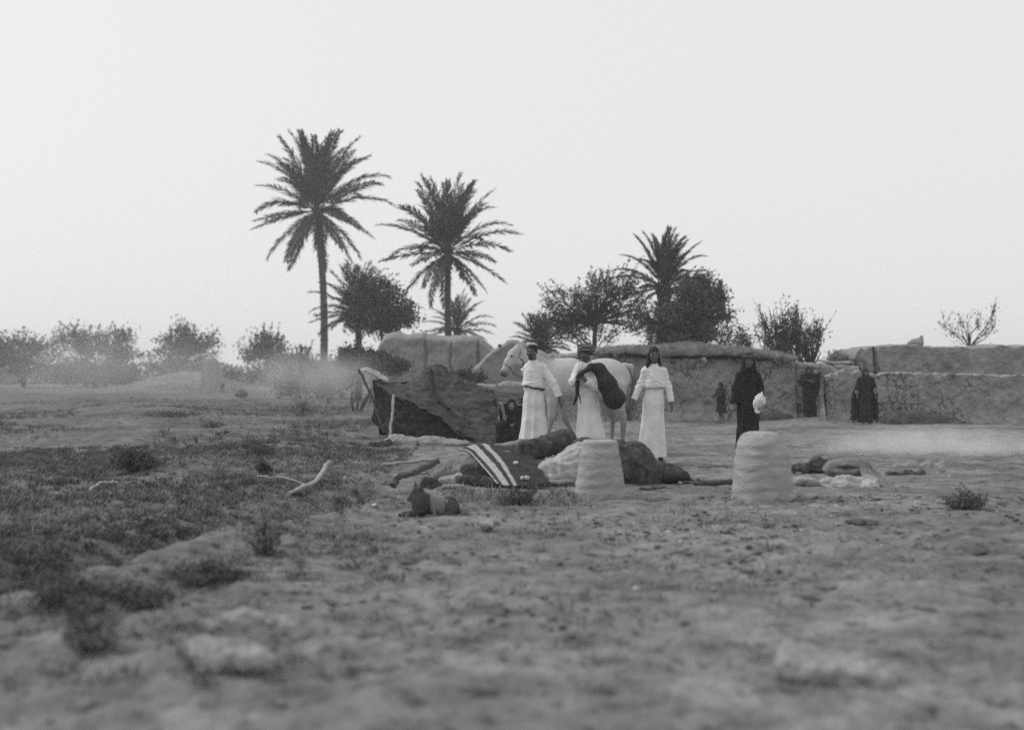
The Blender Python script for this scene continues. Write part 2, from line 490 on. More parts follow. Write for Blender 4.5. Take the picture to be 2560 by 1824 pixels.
# far field goes on to the horizon, gently uneven
Zg = Zg * (1 - sstep(300, 900, Y)) 
ii = np.arange(len(ys) * nc).reshape(len(ys), nc)
Qg = np.stack([ii[:-1, :-1], ii[:-1, 1:], ii[1:, 1:], ii[1:, :-1]], -1).reshape(-1, 4)
g = obj('ground', mesh_np('ground', np.stack([Xg, Y, Zg], -1).reshape(-1, 3), Qg), M['ground'])
tag(g, kind='structure')

def GV(u, v):
    """Depth at which the ground is seen at pixel (u, v)."""
    Z = EYE * F / (v - HOR)
    for _ in range(12): Z = 0.5 * Z + 0.5 * (EYE - float(gh(X(u, Z), Z))) * F / (v - HOR)
    return Z

def G(u, Z, dz=0.0):
    x = X(u, Z)
    return Vector((x, Z, float(gh(x, Z)) + dz))

# ------------------------------------------------------------------ vegetation
def leaf_quads(cen, size, rng, aspect=0.45, up=0.0):
    n = len(cen)
    d = rng.normal(size=(n, 3)); d[:, 2] += up
    d /= np.linalg.norm(d, axis=1, keepdims=True)
    s = np.cross(d, rng.normal(size=(n, 3))); s /= np.linalg.norm(s, axis=1, keepdims=True)
    L = (size * rng.uniform(0.6, 1.3, n))[:, None] * 0.5; W = L * aspect
    V = np.stack([cen - d * L, cen + s * W, cen + d * L, cen - s * W], 1).reshape(-1, 3)
    Q = np.arange(4 * n).reshape(n, 4)
    return V, Q

def tree(name, label, cat, u, Z, blobs, leaf='leaf_dark', n_clump=90, per=90, clump_r=0.3, leaf_size=0.13, trunk_r=0.12, lean=0.0, fork=0.3,
         shoots=12, shoot_len=0.7, seed=0, group=None, stems=1, branch_r=0.018, depth=0.8, base_v=None, upright=0.0):
    """Tree or shrub whose crown fills the given ellipsoids (u, v, half-width, half-height in photo pixels at depth Z)."""
    rng = np.random.default_rng(seed + 100)
    base = G(u, Z)
    k = F / Z
    root = empty(name, base, 0, label, cat, group)
    B = np.array(base)
    cl = []; ar = np.array([b[2] * b[3] for b in blobs], float); ar /= ar.sum()
    for i in range(n_clump):
        b = blobs[rng.choice(len(blobs), p=ar)]
        while True:
            p = rng.uniform(-1, 1, 3)
            if p.dot(p) < 1: break
        p = p * (0.6 + 0.5 * rng.random())
        c = np.array(P(b[0], b[1], Z)) + p * np.array([b[2] / k, b[2] / k * depth, b[3] / k])
        cl.append(c - B)
    top = max(c[2] for c in cl)
    wood = MB(); forks = []
    for s_ in range(stems):
        ang = 2 * math.pi * s_ / max(stems, 1) + rng.random()
        off = 0.0 if stems == 1 else 0.12
        p0 = Vector((math.cos(ang) * off, math.sin(ang) * off, -0.1))
        cx = np.mean([c[0] for c in cl]); 
        p3 = Vector((cx * 0.5 + lean + math.cos(ang) * off * 6, math.sin(ang) * off * 6, top * (fork + 0.35)))
        pts = [p0, p0.lerp(p3, 0.3) + Vector((rng.normal() * 0.05, rng.normal() * 0.05, 0)), p0.lerp(p3, 0.65) + Vector((rng.normal() * 0.08, rng.normal() * 0.08, 0)), p3]
        r = trunk_r / math.sqrt(stems)
        wood.tube(pts, [r * 1.25, r, r * 0.8, r * 0.5], 8)
        forks += [pts[2], pts[3], pts[1].lerp(pts[2], 0.5)]
    limb = MB(); LV = []
    for c in cl:
        fk = min(forks, key=lambda q: (Vector(c) - q).length + abs(rng.normal()) * 0.3)
        c_ = Vector(c); mid = fk.lerp(c_, 0.5) + Vector((rng.normal(), rng.normal(), abs(rng.normal()))) * 0.12 * (c_ - fk).length
        limb.tube([fk, mid, c_], [branch_r * 1.8, branch_r, branch_r * 0.4], 4, cap=False)
        cr = clump_r * rng.uniform(0.6, 1.35)
        nn = int(per * rng.uniform(0.4, 1.4))
        LV.append(c + rng.normal(size=(nn, 3)) * cr * np.array([0.55, 0.55, 0.45]))
    for i in range(shoots):
        c = cl[rng.integers(len(cl))]
        if c[2] < top * 0.45: continue
        out = np.array([c[0] - np.mean([q[0] for q in cl]), c[1], abs(c[2] - top * 0.4) + 0.4]); out /= np.linalg.norm(out)
        out[2] += upright; out = out + rng.normal(size=3) * 0.25; out /= np.linalg.norm(out); L = shoot_len * rng.uniform(0.5, 1.3)
        e = c + out * L
        limb.tube([Vector(c), Vector((c + e) / 2 + rng.normal(size=3) * 0.04), Vector(e)], [branch_r * 0.8, branch_r * 0.5, branch_r * 0.3], 4, cap=False)
        tt = rng.random((int(per * 0.45), 1))
        LV.append(c + (e - c) * tt + rng.normal(size=(len(tt), 3)) * 0.04)
    obj('trunk', wood.mesh('trunk'), M['bark'], root)
    obj('limbs', limb.mesh('limbs'), M['bark'], root)
    V, Q = leaf_quads(np.concatenate(LV), leaf_size, rng)
    cr_ = obj('crown', mesh_np('crown', V, Q, False), M[leaf], root)
    return root

# palms ------------------------------------------------------------
def frond_mesh(name, L, arch, droop, seed, dens=46, leafl=0.34, curl=0.0):
    """A frond leaving the crown along +x and arching down; both rows of leaflets in one mesh."""
    rng = np.random.default_rng(seed)
    mb = MB(); pts = []; n = 12
    ang = arch; p = np.array([0.0, 0, 0]); st = L / n
    for i in range(n + 1):
        pts.append(p.copy()); t = i / n
        a = ang - droop * t * t
        p = p + st * np.array([math.cos(a), curl * t, math.sin(a)])
    mb.tube([Vector(q) for q in pts], [0.035 * (1 - 0.85 * i / n) + 0.004 for i in range(n + 1)], 4, cap=False)
    V, Q = [], []
    pts = np.array(pts)
    for j in range(dens):
        t = 0.14 + 0.86 * (j + rng.random()) / dens
        f = min(t * n, n - 1e-3); i = int(f); w = f - i
        q = pts[i] * (1 - w) + pts[i + 1] * w
        d = pts[i + 1] - pts[i]; d /= np.linalg.norm(d)
        up = np.cross(d, [0, 1.0, 0]); up /= np.linalg.norm(up)
        if up[2] < 0: up = -up
        for sgn in (-1, 1):
            ll = leafl * (0.55 + 0.75 * math.sin(math.pi * min(1, 0.15 + t * 0.9))) * rng.uniform(0.75, 1.15)
            dir_ = d * rng.uniform(0.75, 1.0) + np.array([0, sgn, 0]) * rng.uniform(0.4, 0.85) + up * rng.uniform(-0.25, 0.45)
            dir_ /= np.linalg.norm(dir_)
            tip = q + dir_ * ll + np.array([0, 0, -0.10 * ll]); wd = np.cross(dir_, up); wd = wd / np.linalg.norm(wd) * (0.026 * leafl / 0.34)
            b = len(V); m = q + dir_ * ll * 0.45
            V += [q, m + wd, tip, m - wd]; Q.append((b, b + 1, b + 2, b + 3))
    mb.add(V, Q)
    return mb.mesh(name, False)

def palm(label, u, Z, v_crown, len_px, trunk_px, u_base=None, seed=0, n_up=16, n_mid=16, n_low=14, lowmax=-42, dead=0, hide_trunk=False, group='date palms', dens=46, leaf_px=18, spreadx=1.0):
    rng = np.random.default_rng(seed)
    k = F / Z; u_base = u if u_base is None else u_base
    base = G(u_base, Z); head = P(u, v_crown, Z)
    root = empty('date_palm', base, 0, label, 'palm tree', group)
    h = head - base; mb = MB()
    n = 70; pts, rad = [], []
    for i in range(n + 1):
        t = i / n
        sw = math.sin(t * math.pi) * 0.02 * h.length
        pts.append(Vector((h.x * t ** 1.3 + sw * (1 if seed % 2 else -0.6), h.y * t, -0.1 + (h.z + 0.1) * t)))
        r = trunk_px / k / 2 * (1.15 - 0.3 * t) * (1 + 0.03 * rng.normal() + (0.045 if i % 2 else -0.045))
        if t > 0.9: r *= 1 + 5.5 * (t - 0.9)
        rad.append(r)
    mb.tube(pts, rad, 10)
    obj('trunk', mb.mesh('trunk'), M['trunk'], root)
    # old leaf bases under the crown
    st = MB()
    for i in range(34):
        a = rng.random() * 6.283; t = rng.uniform(-0.9, 0.25)
        r0 = trunk_px / k / 2 * 0.95
        p = h + Vector((math.cos(a) * r0, math.sin(a) * r0, t * 0.9 - 0.1))
        st.tube([p, p + Vector((math.cos(a) * 0.16, math.sin(a) * 0.16, 0.26))], [0.05, 0.02], 4)
    obj('leaf_bases', st.mesh('leaf_bases'), M['trunk'], root)
    L = len_px / k
    protos = {}
    def fm(kind, i):
        key = (kind, i % 3)
        if key not in protos:
            pr = {'up': (0.0, 0.38 + 0.2 * (i % 3), 1.02), 'mid': (0.0, 0.75 + 0.2 * (i % 3), 1.0), 'low': (0.0, 0.28 + 0.16 * (i % 3), 0.92)}[kind]
            protos[key] = frond_mesh('frond', L * pr[2], pr[0], pr[1], seed * 10 + i % 3, dens=dens, leafl=leaf_px / k, curl=0.08 * (i % 3 - 1))
        return protos[key]
    def put(kind, i, azm, elv, s):
        o = obj('frond', fm(kind, i), M['palm_leaf'], root)
        Rz = Matrix.Rotation(azm, 4, 'Z'); Ry = Matrix.Rotation(-elv, 4, 'Y')
        o.matrix_local = Matrix.Translation(h + Vector((0, 0, 0.05))) @ Rz @ Ry @ Matrix.Rotation(rng.normal() * 0.25, 4, 'X') @ Matrix.Scale(s, 4)
    for i in range(n_up):
        put('up', i, 2.399 * i + rng.normal() * 0.2, math.radians(87 - 27 * (i + 0.5) / n_up), rng.uniform(0.88, 1.04))
    for i in range(n_mid):
        put('mid', i, 2.399 * i + 0.7 + rng.normal() * 0.2, math.radians(60 - 46 * (i + 0.5) / n_mid), rng.uniform(0.88, 1.05))
    for i in range(n_low):
        put('low', i, 2.399 * i + 1.9 + rng.normal() * 0.2, math.radians(12 + (lowmax - 12) * (i + rng.random()) / n_low), rng.uniform(0.8, 1.02))
    return root

palm('tallest date palm, its bare trunk rising at the far left of the mud buildings', 792, 84, 528, 202, 18, u_base=806, seed=3, n_up=18, n_mid=17, n_low=17, lowmax=-56, leaf_px=27, dens=66)
palm('second tallest date palm, growing behind the round-topped mud house', 1120, 62, 632, 190, 17, u_base=1128, seed=4, n_up=15, n_mid=15, n_low=15, lowmax=-52, leaf_px=25, dens=56)
palm('short date palm with a dark bushy tree pressed against its right side', 893, 64, 782, 130, 18, seed=5, n_up=14, n_mid=16, n_low=14, lowmax=-30, leaf_px=20, dens=36)
palm('small low date palm with only its spread fronds showing over the mud house', 1143, 72, 828, 102, 16, seed=6, n_up=9, n_mid=12, n_low=8, lowmax=-12, leaf_px=15, dens=36)
palm('date palm with a shuttlecock of upright fronds above the dense tree', 1660, 50, 722, 148, 34, seed=8, n_up=14, n_mid=11, n_low=8, lowmax=-30, leaf_px=20, dens=70)
palm('half-hidden low palm behind the horse at the edge of the thorn tree', 1350, 52, 868, 88, 12, seed=9, n_up=12, n_mid=14, n_low=12, lowmax=-35, leaf_px=17, dens=40)

tree('leafy_tree', 'dark round bushy tree beside the short palm, behind the mud house', 'tree', 962, 62, [(940, 755, 70, 75), (985, 790, 55, 45), (930, 800, 70, 40)], seed=1, n_clump=120, per=110, clump_r=0.45, leaf_size=0.2, shoots=24, shoot_len=0.6)
tree('thorn_tree', 'open thorny tree with sky showing through its arching branches', 'tree', 1490, 48, [(1430, 765, 90, 48), (1500, 740, 85, 52), (1395, 810, 62, 50), (1570, 750, 60, 65), (1470, 825, 110, 36), (1600, 790, 50, 60)], seed=2, n_clump=190, per=44, clump_r=0.36, leaf_size=0.12, shoots=110, shoot_len=0.8, branch_r=0.02, trunk_r=0.15)
tree('leafy_tree', 'dense dark tree standing in front of the shuttlecock palm', 'tree', 1735, 46, [(1730, 735, 70, 60), (1722, 805, 112, 62), (1775, 760, 52, 55), (1670, 810, 55, 55), (1700, 850, 120, 25)], seed=3, n_clump=200, per=100, clump_r=0.38, leaf_size=0.14, shoots=90, shoot_len=0.6, stems=3)
tree('leafy_bush', 'thin pale bush peeping over the thatched wall, beside the dense dark tree', 'bush', 1830, 44, [(1830, 845, 45, 28), (1860, 850, 30, 22)], leaf='leaf_mid', seed=4, n_clump=34, per=32, clump_r=0.25, leaf_size=0.1, shoots=14, shoot_len=0.35, stems=3, trunk_r=0.06)
tree('sapling', 'upright leafy sapling clump fanning out above the right end of the thatched wall', 'tree', 1978, 42, [(1975, 810, 26, 62), (1950, 850, 45, 34), (2010, 845, 45, 36), (2045, 840, 24, 40), (1915, 820, 30, 34), (1980, 858, 80, 34), (1980, 820, 55, 45)], leaf='leaf_dark', seed=5, n_clump=170, per=15, clump_r=0.2, leaf_size=0.11, shoots=150, shoot_len=0.65, stems=7, trunk_r=0.07, fork=0.05, upright=0.8)
tree('bare_tree', 'sparse twiggy tree behind the flat-topped mud block', 'tree', 2420, 50, [(2400, 822, 55, 32), (2450, 810, 60, 40)], leaf='leaf_mid', seed=6, n_clump=16, per=26, clump_r=0.3, leaf_size=0.1, shoots=26, shoot_len=0.7)
# brush behind the tent
tree('brush_heap', 'dark brushwood heap in front of the round-topped mud house', 'brush', 890, 47, [(880, 893, 40, 22), (930, 905, 55, 24), (985, 915, 45, 14)], seed=7, n_clump=110, per=70, clump_r=0.3, leaf_size=0.13, shoots=20, shoot_len=0.3, stems=4, trunk_r=0.08)
tree('brush_heap', 'small dark brushwood heap in the gap right of the tent peak', 'brush', 1165, 44, [(1160, 938, 40, 12), (1200, 944, 25, 9)], seed=8, n_clump=34, per=50, clump_r=0.18, leaf_size=0.1, shoots=8, shoot_len=0.2, stems=3, trunk_r=0.05)
# far left, in the haze
far = [
 ('hazy tree at the left end of the far row, with an uneven top', 215, 125, [(190, 850, 60, 36), (240, 862, 60, 40)], 60),
 ('narrow hazy tree between the two broad ones of the far row', 305, 122, [(302, 850, 40, 36), (300, 885, 50, 30)], 46),
 ('broadest hazy tree of the far row, tall and round-headed', 465, 118, [(450, 860, 75, 52), (500, 865, 52, 48), (430, 905, 65, 45), (510, 915, 45, 30)], 130),
 ('small open round tree standing alone left of the tallest palm', 665, 112, [(665, 872, 58, 42), (700, 890, 40, 34), (630, 890, 32, 30)], 70),
 ('little dark pointed bush close to the foot of the tallest palm', 757, 90, [(757, 905, 16, 26), (748, 922, 26, 16)], 34),
]
for i, (lab, u, Z, bl, nclp) in enumerate(far):
    tree('hazy_tree' if i < 4 else 'leafy_bush', lab, 'tree' if i < 4 else 'bush', u, Z, bl, leaf='leaf_mid', seed=20 + i, n_clump=nclp, per=46, clump_r=0.75, leaf_size=0.32, shoots=26, shoot_len=1.3, trunk_r=0.18, branch_r=0.03, fork=0.2)
hedge = [
 ('low rounded hedge-like thicket below the left end of the far row', 240, 112, [(215, 925, 95, 38), (310, 935, 60, 28)], 120),
 ('low thicket under the broadest hazy tree', 480, 110, [(470, 945, 70, 20), (540, 945, 60, 18)], 60),
 ('low far thicket beyond the smoke, left of the tallest palm', 690, 105, [(690, 935, 80, 18), (790, 930, 50, 20)], 70),
 ('low dark thicket round the foot of the tallest palm, in the smoke', 800, 72, [(800, 945, 55, 32), (735, 955, 50, 24), (850, 940, 45, 26)], 60),
 ('far thicket running off at the left edge of the view', 60, 118, [(60, 890, 110, 62), (-30, 880, 70, 60)], 150),
]
for i, (lab, u, Z, bl, nclp) in enumerate(hedge):
    tree('thicket', lab, 'thicket', u, Z, bl, leaf='leaf_mid', seed=30 + i, n_clump=nclp, per=60, clump_r=0.8, leaf_size=0.3, shoots=16, shoot_len=0.8, trunk_r=0.1, stems=4, branch_r=0.03, fork=0.1)
# distant belt of vegetation on the horizon
rng = np.random.default_rng(77)
n = 26000
fx = rng.uniform(-190, 190, n); fy = rng.uniform(215, 260, n)
fh = np.abs(fbm(fx * 0.06, fx * 0 + 3, seed=5, oct=3)) * 3.2 + 1.4
V, Q = leaf_quads(np.stack([fx, fy, gh(fx, fy) + fh * rng.random(n) ** 0.8], 1), 1.1, rng, 0.7)
tag(obj('far_vegetation', mesh_np('far_vegetation', V, Q, False), M['leaf_mid']), 'low belt of vegetation along the horizon', kind='stuff')

# scrub, weeds and dry grass over the ground ------------------------
def tufts(pos, h, blades, rng, spread=0.6, width=0.008, lean=0.7):
    """many small tufts: pos (n,2); every blade a kinked sliver (one quad)."""
    n = len(pos); N = n * blades
    bx = np.repeat(pos[:, 0], blades); by = np.repeat(pos[:, 1], blades); hh = np.repeat(h, blades) * rng.uniform(0.35, 1.1, N)
    a = rng.random(N) * 6.283; r = hh * spread * rng.random(N)
    rx, ry = bx + np.cos(a) * r * 0.6, by + np.sin(a) * r * 0.6
    bz = gh(bx, by)
    b0 = np.stack([rx, ry, bz - 0.01 + 0 * rx], 1)
    tilt = lean * rng.random(N)
    a2 = a + rng.normal(size=N) * 0.7
    tip = b0 + np.stack([np.cos(a2) * tilt * hh, np.sin(a2) * tilt * hh, hh], 1)
    mid = (b0 + tip) / 2 + np.stack([np.cos(a2), np.sin(a2), 0 * a2], 1) * (-0.10 * tilt * hh)[:, None]
    w = np.stack([-np.sin(a2), np.cos(a2), 0 * a2], 1) * (np.repeat(width * (0.5 + h * 3), blades) if np.ndim(width) == 0 else width)[:, None]
    V = np.stack([b0, mid + w, tip, mid - w], 1).reshape(-1, 3)
    return V, np.arange(4 * N).reshape(N, 4)

def leafy(pos, h, leaves, rng, size=0.03):
    n = len(pos); N = n * leaves
    hh = np.repeat(h, leaves)
    d = rng.normal(size=(N, 3)); d /= np.linalg.norm(d, axis=1, keepdims=True); d *= rng.random((N, 1)) ** 0.5
    c = np.stack([np.repeat(pos[:, 0], leaves) + d[:, 0] * hh * 0.9, np.repeat(pos[:, 1], leaves) + d[:, 1] * hh * 0.9, 0 * hh], 1)
    c[:, 2] = gh(c[:, 0], c[:, 1]) + hh * (0.45 + 0.55 * d[:, 2])
    return leaf_quads(c, size * (0.5 + 2.2 * hh), rng, 0.4, up=0.6)

def in_keep(x, y):
    """kept clear: people, ovens, camp goods."""
    return ((x > -1.6) & (x < 5.4) & (y > 12.6) & (y < 21)) | ((x > 1.2) & (y > 21) & (y < 36)) | ((x > -3.6) & (x < 1.2) & (y > 21.5) & (y < 27.5))

rng = np.random.default_rng(5)
def scatter(n, x0, x1, y0, y1, thr, sc=0.6, seed=40, power=1.0, wfun=None):
    x = rng.uniform(x0, x1, n); y = y0 + (y1 - y0) * rng.random(n) ** power
    m = fbm(x * sc, y * sc * 0.7, seed=seed, oct=3) + rng.normal(size=n) * 0.12
    keep = m > thr
    if wfun is not None: keep &= wfun(x, y) > rng.random(n)
    keep &= ~in_keep(x, y)
    return np.stack([x[keep], y[keep]], 1)

left_w = lambda x, y: sstep(0.2, -1.6, x + 0.10 * (y - 10)) * 0.95 + 0.03
ditch_w = lambda x, y: np.exp(-(seg_dist(x + 0.45, y, DITCH) / 0.75) ** 2)
# dark weeds, leafy
VV, QQ, n0 = [], [], 0
def acc(vq):
    global n0
    VV.append(vq[0]); QQ.append(vq[1] + n0); n0 += len(vq[0])
def flush(name, m, label):
    global VV, QQ, n0
    o = obj(name, mesh_np(name, np.concatenate(VV), np.concatenate(QQ), False), M[m]); tag(o, label, kind='stuff')
    VV, QQ, n0 = [], [], 0
    return o
p = scatter(5200, -9, -0.9, 9.5, 22, 0.05, 0.55, 41, wfun=left_w)
acc(tufts(p, rng.uniform(0.03, 0.11, len(p)), 16, rng, 1.4, 0.007, 1.3)); acc(leafy(p, rng.uniform(0.04, 0.11, len(p)), 20, rng, 0.026))
p = scatter(9000, -5.6, -0.9, 4.6, 14, -0.35, 0.9, 42, wfun=ditch_w)
acc(tufts(p, rng.uniform(0.03, 0.10, len(p)), 16, rng, 1.4, 0.006, 1.3)); acc(leafy(p, rng.uniform(0.03, 0.10, len(p)), 20, rng, 0.024))
p = scatter(6500, -24, -3.4, 22, 60, 0.15, 0.25, 43)
acc(tufts(p, rng.uniform(0.04, 0.16, len(p)), 10, rng, 1.5, 0.008, 1.4)); acc(leafy(p, rng.uniform(0.05, 0.16, len(p)), 12, rng, 0.04))
flush('dark_weeds', 'leaf_scrub_dark', 'dark low weeds spread over the left half of the ground')
p = scatter(11000, -8, -0.6, 4.6, 21, -0.25, 0.7, 51, wfun=left_w)
acc(tufts(p, rng.uniform(0.025, 0.09, len(p)), 13, rng, 1.6, 0.006, 1.5)); acc(leafy(p, rng.uniform(0.02, 0.07, len(p)), 8, rng, 0.022))
p = scatter(6000, -26, -3.6, 21, 70, -0.1, 0.25, 53)
acc(tufts(p, rng.uniform(0.04, 0.14, len(p)), 12, rng, 1.6, 0.008, 1.5))
p = scatter(3600, -1.5, 9, 5.0, 13.5, 0.30, 0.8, 54)
acc(tufts(p, rng.uniform(0.015, 0.045, len(p)), 10, rng, 1.4, 0.007, 1.3)); acc(leafy(p, rng.uniform(0.015, 0.04, len(p)), 8, rng, 0.022))
flush('scrub', 'leaf_scrub', 'grey scrubby weeds covering the ground to the left and in patches')
p = scatter(3000, -7, 2.5, 4.4, 20, 0.05, 0.9, 61)
acc(tufts(p, rng.uniform(0.03, 0.10, len(p)), 7, rng, 1.4, 0.006, 1.5))
p = np.stack([rng.uniform(-0.75, 0.75, 240), rng.uniform(11.4, 12.9, 240)], 1)
acc(tufts(p, rng.uniform(0.04, 0.12, len(p)), 12, rng, 1.2, 0.006, 1.4))
flush('dry_grass', 'grass_pale', 'pale dry grass wisps scattered between the weeds')

def bush(label, u, v, w_px, h_px, seed, leaf='leaf_scrub_dark', n=1500, group=None, ls=0.03):
    Z = GV(u, v); k = F / Z
    rng_ = np.random.default_rng(seed)
    b = G(u, Z); root = empty('low_bush', b, 0, label, 'bush', group)
    d = rng_.normal(size=(n, 3)); d /= np.linalg.norm(d, axis=1, keepdims=True); d *= rng_.random((n, 1)) ** 0.45
    c = d * np.array([w_px / k / 2, w_px / k / 2 * 0.8, h_px / k / 2]); c[:, 2] += h_px / k / 2
    c *= 1 + 0.55 * fbm(d[:, 0] * 2, d[:, 1] * 2, d[:, 2] * 2, seed=seed, oct=3)[:, None]; c[:, 2] *= 0.6 + 0.5 * np.abs(fbm(c[:, 0] * 5, c[:, 1] * 5, seed=seed, oct=2))
    V, Q = leaf_quads(c, ls, rng_, 0.4, up=0.7)
    obj('foliage', mesh_np('foliage', V, Q, False), M[leaf], root)
    mb = MB()
    for i in range(26):
        e = c[rng_.integers(n)]
        mb.tube([Vector((0, 0, -0.02)), Vector((e[0] * 0.4, e[1] * 0.4, e[2] * 0.6)), Vector(e) * 1.08], [0.007, 0.005, 0.002], 4, cap=False)
    obj('stems', mb.mesh('stems'), M['bark'], root)
    return root
bush('round dark bush below the low ridge, left of the curved pale branch', 660, 1185, 46, 42, 1, n=1200)
bush('dark spreading bush on the slope left of the tent', 655, 1140, 80, 34, 2, n=1500)
bush('broad dark bush at the left, the darkest patch among the weeds', 335, 1178, 130, 62, 3, n=4200)
bush('feathery grey weed standing alone on the near edge of the ditch', 660, 1395, 90, 95, 4, 'leaf_scrub', n=900, ls=0.028)
bush('small dark bush in the smoke beside the tallest palm', 757, 1030, 62, 62, 5, n=1400, ls=0.05)
bush('dark weed clump at the near end of the striped rug', 1292, 1262, 90, 46, 6, n=1700)
bush('dark leafy weeds in the lower left corner of the ditch', 270, 1520, 330, 80, 7, n=7000)
bush('smaller dark weeds right of the clump in the ditch corner', 520, 1455, 210, 45, 12, n=2800)
bush('grey blurred bush nearest the camera at the lower left', 230, 1640, 150, 130, 8, 'leaf_scrub', n=1500)
bush('dark low bush at the right edge beyond the rolled sack', 2410, 1270, 120, 40, 9, n=2000)
bush('upright reedy weeds by the palm trunk, in the smoke', 820, 1010, 36, 60, 10, 'leaf_scrub', n=500, ls=0.05)
bush('dark low bush on the open ground, below the broadest hazy tree', 530, 1070, 70, 24, 13, n=1200)
bush('long low dark weed patch on the plain, left of the tent', 430, 1045, 160, 26, 14, n=2200, ls=0.05)

# clods and gravel --------------------------------------------------
def rock_proto(seed, sub=2):
    import bmesh
    bm = bmesh.new(); bmesh.ops.create_icosphere(bm, subdivisions=sub, radius=1.0)
    V = np.array([v.co[:] for v in bm.verts]); Fc = np.array([[v.index for v in f.verts] for f in bm.faces]); bm.free()
    V = V * (1 + 0.42 * fbm(V[:, 0] * 1.3 + seed, V[:, 1] * 1.3, V[:, 2] * 1.3, seed=seed, oct=3))[:, None]
    V[:, 2] *= 0.65
    return V, Fc
def rocks_mesh(pos, size, seed, sub=1):
    rng_ = np.random.default_rng(seed); VV_, FF_ = [], []; n_ = 0
    prs = [rock_proto(seed + i, sub) for i in range(6)]
    for i, (x, y) in enumerate(pos):
        V, Fc = prs[i % 6]; a = rng_.random() * 6.28; ca, sa = math.cos(a), math.sin(a)
        W = V * size[i] * np.array([1.25, 0.9, 0.8]); W = np.stack([W[:, 0] * ca - W[:, 1] * sa, W[:, 0] * sa + W[:, 1] * ca, W[:, 2]], 1)
        W += np.array([x, y, float(gh(x, y)) + size[i] * 0.18]); VV_.append(W); FF_.append(Fc + n_); n_ += len(V)
    return mesh_np('clods', np.concatenate(VV_), np.concatenate(FF_), False)
def rsc(n, x0, x1, y0, y1, thr, sd):
    q = scatter(n, x0, x1, y0, y1, thr, 0.9, sd); return q
q = rsc(2600, -5, 9, 4.2, 15, 0.0, 71); sz = 0.006 + 0.020 * RNG.random(len(q)) ** 3
tag(obj('gravel', rocks_mesh(q, sz, 3, 1), M['stone']), 'small earth clods and gravel over the bare ground', kind='stuff')
q = np.concatenate([rsc(900, -4, 8, 4.2, 14, 0.1, 72), rsc(5200, -1.5, 8, 5.5, 12.5, 0.42, 74)]); sz = 0.007 + 0.026 * RNG.random(len(q)) ** 2.5
tag(obj('droppings', rocks_mesh(q, sz, 4, 1), M['stone_dark']), 'small dark dung crumbs and clods on the bare ground', kind='stuff')
q = rsc(500, -6, 6, 8, 24, 0.0, 73); sz = 0.006 + 0.018 * RNG.random(len(q)) ** 3
tag(obj('pebbles', rocks_mesh(q, sz, 5, 1), M['stone_pale']), 'pale pebbles scattered among the weeds', kind='stuff')

def stone(name, label, cat, u, v, w_px, h_px, m, seed, Z=None, sub=4, rough=0.42, group=None, flat=False):
    Z = Z or GV(u, v + h_px * 0.3); k = F / Z
    if cat == 'clod':
        VV_, FF_, n_ = [], [], 0; r_ = np.random.default_rng(seed)
        for q in range(7):
            V, Fc = rock_proto(seed + q, sub); a = r_.uniform(0.3, 0.75)
            V = V * a * np.array([1, 1, 0.9]) + np.array([r_.uniform(-1, 1) * (1 - a) * 1.1, r_.uniform(-1, 1) * (1 - a), -0.25]); VV_.append(V); FF_.append(Fc + n_); n_ += len(V)
        V, Fc = np.concatenate(VV_), np.concatenate(FF_)
    else: V, Fc = rock_proto(seed, sub)
    V = V / np.abs(V).max(0) * np.array([w_px / k / 2, w_px / k / 2 * 0.8, h_px / k * 0.5])
    V = V * (1 + 0.05 * fbm(V[:, 0] * 30, V[:, 1] * 30, V[:, 2] * 30, seed=seed, oct=2))[:, None]
    V[:, 2] += h_px / k * 0.25
    o = obj(name, mesh_np(name, V, Fc, True), M[m], None, G(u, Z)); tag(o, label, cat, group)
    o.rotation_euler = (0, 0, 0.3 * seed)
    return o
M['stone_mid'] = mat('pale_rock', 0.20, 0.36, scale=7, bump=0.8, bscale=30)
for u_, v_, (a_, b_, c_h), rz_, sd, lab in [
    (2085, 1695, (0.22, 0.15, 0.062), -0.25, 11, 'big flat-topped rock lying nearest the camera at the lower right'),
    (575, 1650, (0.16, 0.13, 0.045), 0.3, 12, 'rounded pale rock close to the camera at the lower left'),
    (650, 1560, (0.17, 0.10, 0.022), 0.1, 13, 'low pale rock behind the rounded one at the lower left')]:
    sq = SDF((-0.35, -0.3, -0.12), (0.35, 0.3, 0.3), 0.008)
    sq.fn(lambda x, y, z: (np.sqrt((x / a_) ** 4 + (y / b_) ** 4 + ((z - c_h * 0.45 + 0.14 * x) / c_h) ** 4) ** 0.5 - 1) * c_h, (-0.34, -0.28, -0.1), (0.34, 0.28, 0.28), 0.01)
    o = obj('boulder', sq.mesh('boulder', bump=0.022, freq=9, seed=sd, fold=lambda V, N: 0.010 * fbm(V[:, 0] * 28, V[:, 1] * 28, V[:, 2] * 28, seed=9, oct=3)), M['stone_mid'], None, G(u_, GV(u_, v_))); o.rotation_euler = (0, 0, rz_)
    tag(o, lab, 'rock')
